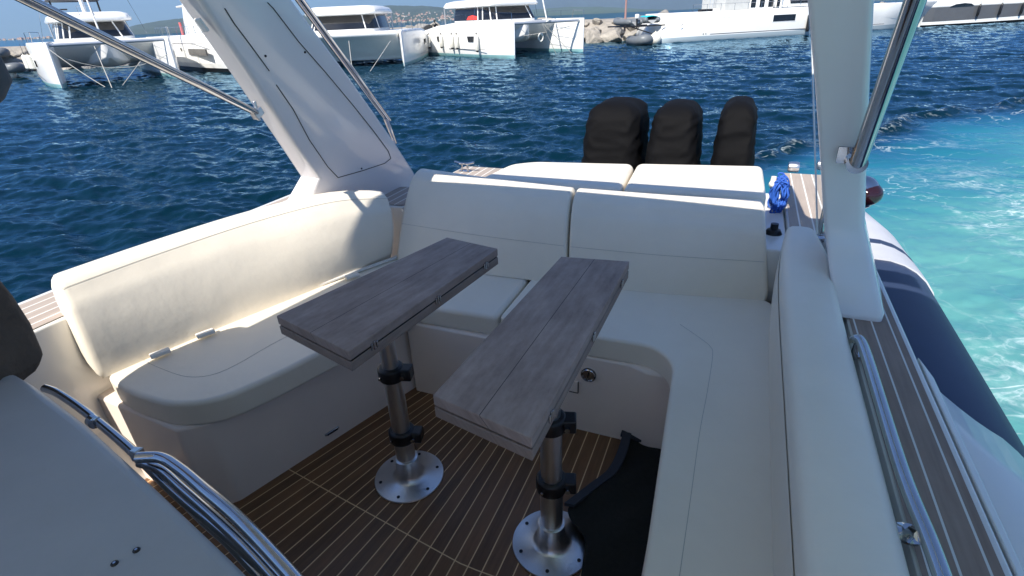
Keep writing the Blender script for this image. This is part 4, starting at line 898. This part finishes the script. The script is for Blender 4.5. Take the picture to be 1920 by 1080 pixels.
    MB().tube([Fm(-2.3,3,1.1),Fm(-2.2,3,16)],[.1,.07],8).build('aft_mast',mat('reddish_spar',(.35,.2,.18),.5),r)
    # stern platform frame
    fr=MB()
    for z in(1.55,): 
        fr.tube([Fm(.6,.6,z),Fm(-3.6,.6,z)],.06,8); fr.tube([Fm(.6,4,z),Fm(-3.6,4,z)],.06,8); fr.tube([Fm(-3.2,.6,z),Fm(-3.2,4,z)],.06,8); fr.tube([Fm(-1.2,.6,z),Fm(-1.2,4,z)],.06,8)
    fr.tube([Fm(.5,.6,.5),Fm(-2.8,.6,1.5)],.05,8); fr.build('davit_frame',BLK,r)
    return Fm
F4=yacht4()
def dinghy(pos,heading,L,label,g,tubecol=None,cover=None,rt=.24,eng=True,covercol=None,pitch=0):
    ex=Vector((math.cos(heading),math.sin(heading),0)); ey=Vector((-ex.y,ex.x,0)); up_=(Z3+ex*-pitch).normalized(); ex=(ex+Z3*pitch).normalized()
    f=lambda x,y,z:pos+ex*x+ey*y+up_*z
    r=root('inflatable_dinghy',label,'dinghy',tuple(pos),group=g); bw_=.62
    pts=[f(-L/2,-bw_,.3),f(0,-bw_,.3),f(L*.3,-bw_*.85,.33),f(L*.46,-.3,.42),f(L*.5,0,.45),f(L*.46,.3,.42),f(L*.3,bw_*.85,.33),f(0,bw_,.3),f(-L/2,bw_,.3)]
    cp=catmull(pts,6); n=len(cp); MB().tube(cp,[rt*(.35 if i in(0,n-1) else .85 if i in(1,n-2) else 1) for i in range(n)],14).build('inflatable_tube',tubecol or RIBG,r)
    MB().loft([[f(-L*.45,-.5,.3),f(-L*.45,.5,.3),f(-L*.45,0,-.02)],[f(L*.2,-.45,.3),f(L*.2,.45,.3),f(L*.2,0,.02)],[f(L*.45,-.05,.4),f(L*.45,.05,.4),f(L*.45,0,.3)]]).build('hull',mat('dinghy_hull',(.5,.5,.5),.4),r)
    if eng:
        e=MB().box(f(-L*.5,0,.75),ex,ey,up_,(.35,.3,.38)).build('outboard_cowl',BOATW,r,bevel=.08); MB().tube([f(-L*.5,0,.6),f(-L*.52,0,-.25)],[.09,.06],8).build('outboard_leg',BLK,e)
    if cover:
        rows=[]
        for k in range(9):
            x=-L*.46+L*.9*k/8; wv=bw_+rt*.6 if k<6 else (bw_+rt*.6)*(1-(k-5)*.22)
            rows.append([f(x,wv*math.sin(R(a)),.38+math.cos(R(a))*.28*(.9+.2*math.sin(k*2.1))) for a in range(-90,91,18)])
        o=MB().loft(rows,closed=False).build('cover',covercol or CANV,r); s=o.modifiers.new('t','SOLIDIFY'); s.thickness=.02
    return r
dinghy(F4(-2.5,2.2,1.62),math.atan2(F4.ey.y,F4.ey.x)+R(8),3.0,'grey inflatable dinghy lifted on the stern frame of the long yacht','dinghies at the stern of the long yacht',rt=.27)
dinghy(F4(-.55,2.0,1.72),math.atan2(F4.ey.y,F4.ey.x)+R(-4),2.6,'dinghy with bright turquoise cover lifted on the stern frame','dinghies at the stern of the long yacht',cover=True,covercol=TEAL,eng=False,rt=.27)
dinghy(F4(-1.9,.6,.05),math.atan2(F4.ey.y,F4.ey.x)+R(165),3.6,'large grey dinghy floating under the stern frame of the long yacht','dinghies at the stern of the long yacht',rt=.42,eng=False,cover=True,covercol=mat('silver_canvas',(.33,.34,.35),.5,bump=.6,bscale=5,bdist=.05))
pL=wat(14,148); dinghy(Vector((pL.x-1.5,pL.y+2.0,WZ+.35)),R(-35),5.0,'rigid inflatable dinghy under a grey cover at far left','covered dinghies at far left',cover=True,rt=.35,eng=False)
pL=wat(-20,138); dinghy(Vector((pL.x,pL.y+1,WZ+1.35)),R(-30),5.4,'second covered dinghy raised behind the first at far left','covered dinghies at far left',cover=True,rt=.38,eng=False)
# ---- dark hulled yacht
def yacht5():
    a=wat(1730,50); b=wat(1920,40.5); ex=(b-a).normalized(); ey=Vector((-ex.y,ex.x,0)); Fm=Frame(a,ex,ey); L=22
    r=root('motor_yacht','motor yacht with charcoal hull band and white gunwale at far right','yacht',tuple(Fm(L/2,2.2,0)))
    Zs=[-.3,0,.12,.45,1.9,2.0,2.45]
    def sec(x,w0,lift):
        zz=[-.3,.10,.13+lift*.6,.42+lift,1.85+lift*.15,1.95+lift*.15,2.45+lift*.4]
        return [Fm(x,w0+o,z) for o,z in zip((.3,.12,.06,.03,.0,-.03,.02),zz)]+[Fm(x,4.4-w0-o,z) for o,z in zip((.02,0,.1,.3),(2.45+lift*.4,1.85,.3,-.3))]
    secs=[sec(0,.25,.0),sec(1,.05,0),sec(6,0,.05),sec(12,.0,.18),sec(17,.4,.35),sec(L,1.9,.6)]
    mb=MB(); n=11
    for k in range(len(secs)-1):
        for i in range(n):
            j=(i+1)%n; mb.add([secs[k][i],secs[k][j],secs[k+1][j],secs[k+1][i]],[(0,1,2,3)],{0:2,1:2,2:0,3:1,4:0,5:0}.get(i,0))
    mb.add(secs[0],[tuple(range(n))],0).add(secs[-1],[tuple(range(n))],0)
    hl=mb.build('hull',[BOATW,HGREY,BLK],r,ang=20)
    MB().prism([Fm(x,-.06,1.95+h) for x,h in((2.6,-.1),(3.2,.12),(4.2,.2),(5.0,.12),(5.4,-.08))],ey*.06).build('hull_window',GLASSD,hl)
    for x in(12.2,13.0): MB().lathe(Fm(x,-.06,1.98),[(.20,0),(.20,.06),(.0,.06)],ey,14).build('porthole',GLASSD,hl)
    for k,x in enumerate((6.0,8.6,11.2,14.6)):
        fender(Fm(x,-.2,1.95),1.2,.13,('first','second','third','fourth')[k]+' dark slim fender from the left on the charcoal hull','dark fenders on the charcoal yacht',BLK)
    MB().tube([Fm(-.15,.3,1.5)+ex*(math.cos(a)*.16)+Z3*math.sin(a)*.35 for a in [k*math.pi/6 for k in range(12)]],.06,8,closed=True).build('bow_fender_ring',FENDW,r)
    sp=MB().loft([[Fm(x,y,z) for x,y in((x0,.7),(x1,.7),(x1,3.7),(x0,3.7))] for x0,x1,z in((.8,13.5,2.4),(2.0,12.2,3.1),(3.0,10.5,4.0))]).build('superstructure',BOATW,r,bevel=.15)
    MB().prism([Fm(3.2,.70,3.15),Fm(10.8,.70,3.15),Fm(9.6,.78,3.8),Fm(3.8,.78,3.8)],ey*.1).build('side_window',GLASSD,sp)
    rl=MB()
    for x in range(8,21,2): rl.tube([Fm(x,.3,2.4),Fm(x,.3,3.05)],.02,5)
    rl.tube([Fm(8,.3,3.05),Fm(20,.3,3.2)],.02,5); rl.build('guard_rail',STEEL,r)
yacht5()
# ---- tiny person on the quay
def quay_person():
    g=dp(816,52,62); r=root('person','person in dark clothes standing on the breakwater beyond the middle catamaran','person',tuple(Vector((g.x,g.y,g.z-1.0))))
    b=Vector((g.x,g.y,g.z-1.0))
    skin('body',[(b+Z3*.95,.16),(b+Z3*1.3,.19),(b+Z3*1.5,.07),(b+Z3*1.66,.1),(b+Vector((.1,0,.5)),.07),(b+Vector((.1,0,.05)),.05),(b+Vector((-.1,0,.5)),.07),(b+Vector((-.1,0,.05)),.05),(b+Vector((.28,-.05,1.35)),.06),(b+Vector((.36,-.1,1.1)),.05),(b+Vector((-.28,-.05,1.35)),.06),(b+Vector((-.33,-.15,1.1)),.05)],[(0,1),(1,2),(2,3),(0,4),(4,5),(0,6),(6,7),(1,8),(8,9),(1,10),(10,11)],BLK,r,1)
    MB().ball(b+Z3*1.72,.115).build('hair',HAIR,r)
quay_person()
# ================================================================== BREAKWATER, HILLS, TOWN
def rocks():
    rng=random.Random(11); protos=[]
    for k in range(7):
        bm=bmesh.new(); bmesh.ops.create_icosphere(bm,subdivisions=4,radius=1)
        for v in bm.verts:
            p=v.co.copy(); o=Vector((k*7.3,k*3.1,0)); q=p.copy()
            # facet by clamping against random planes
            for j in range(13):
                rr=random.Random(k*31+j); nn=Vector((rr.uniform(-1,1),rr.uniform(-1,1),rr.uniform(-.7,1))).normalized(); dlim=rr.uniform(.5,.8)
                e=q.dot(nn)-dlim
                if e>0: q-=nn*e
            q*=1+.05*mnoise.noise(p*2.2+o)+.035*mnoise.noise(p*7+o); v.co=q
        for f in bm.faces: f.smooth=True
        for e in bm.edges: e.smooth=e.calc_face_angle(0)<R(16)
        me=bpy.data.meshes.new('boulder'); bm.to_mesh(me); bm.free(); me.materials.append(ROCK if k%3 else ROCK2); protos.append(me)
    line_=[(-75,48),(-45,56),(-28,64),(-11.5,71),(0,70),(12,63),(24,66),(45,80),(80,98)]
    def pt(s):
        i=min(int(s),len(line_)-2); a,b=line_[i],line_[i+1]; t=s-i; return Vector((a[0]+(b[0]-a[0])*t,a[1]+(b[1]-a[1])*t,0))
    n=150
    for i in range(n):
        s=(len(line_)-1)*(i+rng.random())/n; p=pt(s); row=i%3
        sc=rng.uniform(.7,1.35); p.y+=row*1.9-1+rng.uniform(-.6,.6); z=WZ+(.25,1.0,1.75)[row]+rng.uniform(-.2,.25)
        o=bpy.data.objects.new('boulder',protos[rng.randrange(7)]); S.collection.objects.link(o); o.location=(p.x,p.y,z)
        o.scale=(sc*rng.uniform(.9,1.4),sc,sc*rng.uniform(.6,.85)); o.rotation_euler=(rng.uniform(-.4,.4),rng.uniform(-.4,.4),rng.uniform(0,6.28))
        tag(o,'pale angular boulder of the breakwater behind the moored boats','boulder','boulders of the breakwater')
    for (x,y,sx,sz,lb) in((775,88,2.2,1.5,'large pale boulder between the power catamaran and the middle catamaran'),(32,125,2.3,1.0,'broad grey boulder behind the covered dinghies')):
        g=wat(x,y); o=bpy.data.objects.new('boulder',protos[1]); S.collection.objects.link(o); o.location=(g.x,g.y+2.5,WZ+.9); o.scale=(sx,1.6,sz); o.rotation_euler=(0,.1,.5)
        tag(o,lb,'boulder','boulders of the breakwater')
    # mound and quay top
    secs=[]
    for k in range(60):
        s=(len(line_)-1)*k/59; p=pt(s); 
        secs.append([p+Vector((0,y,WZ+z+.18*mnoise.noise(Vector((k*.7,y,z))))) for y,z in((-1.5,-1),(.5,.5),(3.2,1.85),(6,2.15),(12,2.1),(16,-1))])
    o=MB().loft(secs,closed=False).build('breakwater_ground',mat('sandy_ground',(.34,.31,.27),.95,bump=1,bscale=2,bdist=.2,vary=.3,vscale=.8)); struct(o)
rocks()
HZ=lambda x:75-.0454*x+ (540-508*0-540)
def hill(name,ridge,d0,d1,m,rough,nr=14,step=5,back=.35):
    xs=np.arange(ridge[0][0],ridge[-1][0],step); rows=[]; tops={}
    for x in xs:
        y=np.interp(x,[p[0] for p in ridge],[p[1] for p in ridge]); d=ray(float(x),float(y)); h=math.hypot(d.x,d.y); az=(d.x/h,d.y/h)
        zr=CZ+d.z/h*d1; col=[]
        for k in range(nr+1):
            t=k/nr; dd=d0+(d1-d0)*t; e=t**1.25; nz=mnoise.fractal(Vector((az[0]*60*rough,t*5,az[1]*17)),1,2,5)
            z=WZ+(zr-WZ)*e+ (zr-WZ)*.10*nz*math.sin(math.pi*min(t,.98))**.5+ (zr-WZ)*.02*nz
            col.append(Vector((az[0]*dd,az[1]*dd,z)))
        col.append(Vector((az[0]*(d1*(1+back)),az[1]*(d1*(1+back)),WZ-5))); col[0].z=WZ-2
        rows.append(col); tops[float(x)]=col
    o=MB().loft(rows,closed=False).build(name,m,ang=180); struct(o); return xs,rows
FOR=mat('hillside_scrub',(.035,.055,.035),.95,vary=.45,vscale=.006)
FORG=mat('green_hillside',(.045,.075,.035),.95,vary=.4,vscale=.004)
MTN=mat('mountain_forest',(.03,.045,.05),.95,vary=.3,vscale=.0012)
xs1,rows1=hill('hills',[(-900,118),(-300,88),(0,76),(50,73),(100,69.5),(200,62),(255,47),(300,39),(345,34),(420,31),(500,36),(560,30),(600,24),(622,19),(638,14),(650,15.5),(668,20.5),(680,20),(694,15.5),(712,12),(728,10),(745,10.3),(760,11),(800,11.5),(838,14),(900,18),(960,26),(1020,30)],3400,5200,FOR,1)
hill('hills',[(930,28),(1000,18),(1060,13),(1120,12.5),(1160,14),(1210,17),(1270,18.5),(1330,14),(1400,12),(1480,9),(1560,4),(1700,-2),(1900,-10),(2100,-18),(2500,-36)],4500,6500,FORG,1.6)
hill('mountain',[(820,24),(900,8),(980,-10),(1060,-34),(1130,-52),(1210,-60),(1290,-55),(1380,-62),(1500,-50),(1650,-40),(1800,-34),(2000,-60),(2400,-60)],9000,13000,MTN,.7)
def town():
    rng=random.Random(4); HW=[mat('house_white',(.62,.60,.56),.8),mat('house_cream',(.55,.46,.36),.8),mat('house_pink',(.5,.33,.26),.8)]; RF=mat('terracotta_roof',(.36,.20,.14),.8); meshes=[]
    for k in range(6):
        w_,d_,h_=rng.uniform(9,16),rng.uniform(8,12),rng.uniform(5,9)
        mb=MB(); mb.abox(-w_/2,w_/2,-d_/2,d_/2,-3,h_); mb.add([(-w_/2-.4,-d_/2-.4,h_),(w_/2+.4,-d_/2-.4,h_),(w_/2+.4,d_/2+.4,h_),(-w_/2-.4,d_/2+.4,h_),(-w_/2+2,0,h_+2.2),(w_/2-2,0,h_+2.2)],[(0,1,5,4),(1,2,5),(2,3,4,5),(3,0,4)],1)
        for c in range(2): mb.abox(-w_/2+1.5+c*4,-w_/2+3+c*4,-d_/2-.1,-d_/2,h_*.35,h_*.35+1.6,2)
        o=mb.build('house',[HW[k%3],RF,BLK],smooth=False); meshes.append(o.data); bpy.data.objects.remove(o)
    for i in range(270):
        x=rng.uniform(640,850) if i<225 else rng.uniform(-20,110); j=min(len(rows1)-2,max(0,int((x-xs1[0])/5)))
        t=abs(rng.gauss(0,.30)) if x>600 else rng.uniform(.0,.5); t=min(t,.62); col=rows1[j]; k=int(t*14); p=col[k].lerp(col[k+1],t*14-k); q=rows1[j+1][k].lerp(rows1[j+1][k+1],t*14-k); p=p.lerp(q,rng.random()); p.z=max(p.z,WZ+1)
        o=bpy.data.objects.new('house',meshes[rng.randrange(6)]); S.collection.objects.link(o); o.location=p; o.rotation_euler=(0,0,rng.uniform(-.5,.5)); s_=rng.uniform(.45,1.0); o.scale=(s_,s_,s_)
        tag(o,'tiny pale house with terracotta roof on the far hillside across the bay','house','houses on the far hillside')
town()
def haze():
    m=bpy.data.materials.new('haze_air'); m.use_nodes=True; n=m.node_tree.nodes; l=m.node_tree.links; n.remove(n['Principled BSDF'])
    v=n.new('ShaderNodeVolumePrincipled'); v.inputs['Color'].default_value=(.50,.74,1,1); v.inputs['Density'].default_value=8.5e-5; v.inputs['Anisotropy'].default_value=.1
    l.new(v.outputs[0],n['Material Output'].inputs['Volume'])
    o=MB().abox(-17500,17500,-17500,17500,-9,1100).build('haze',m,smooth=False); o['kind']='stuff'
haze()
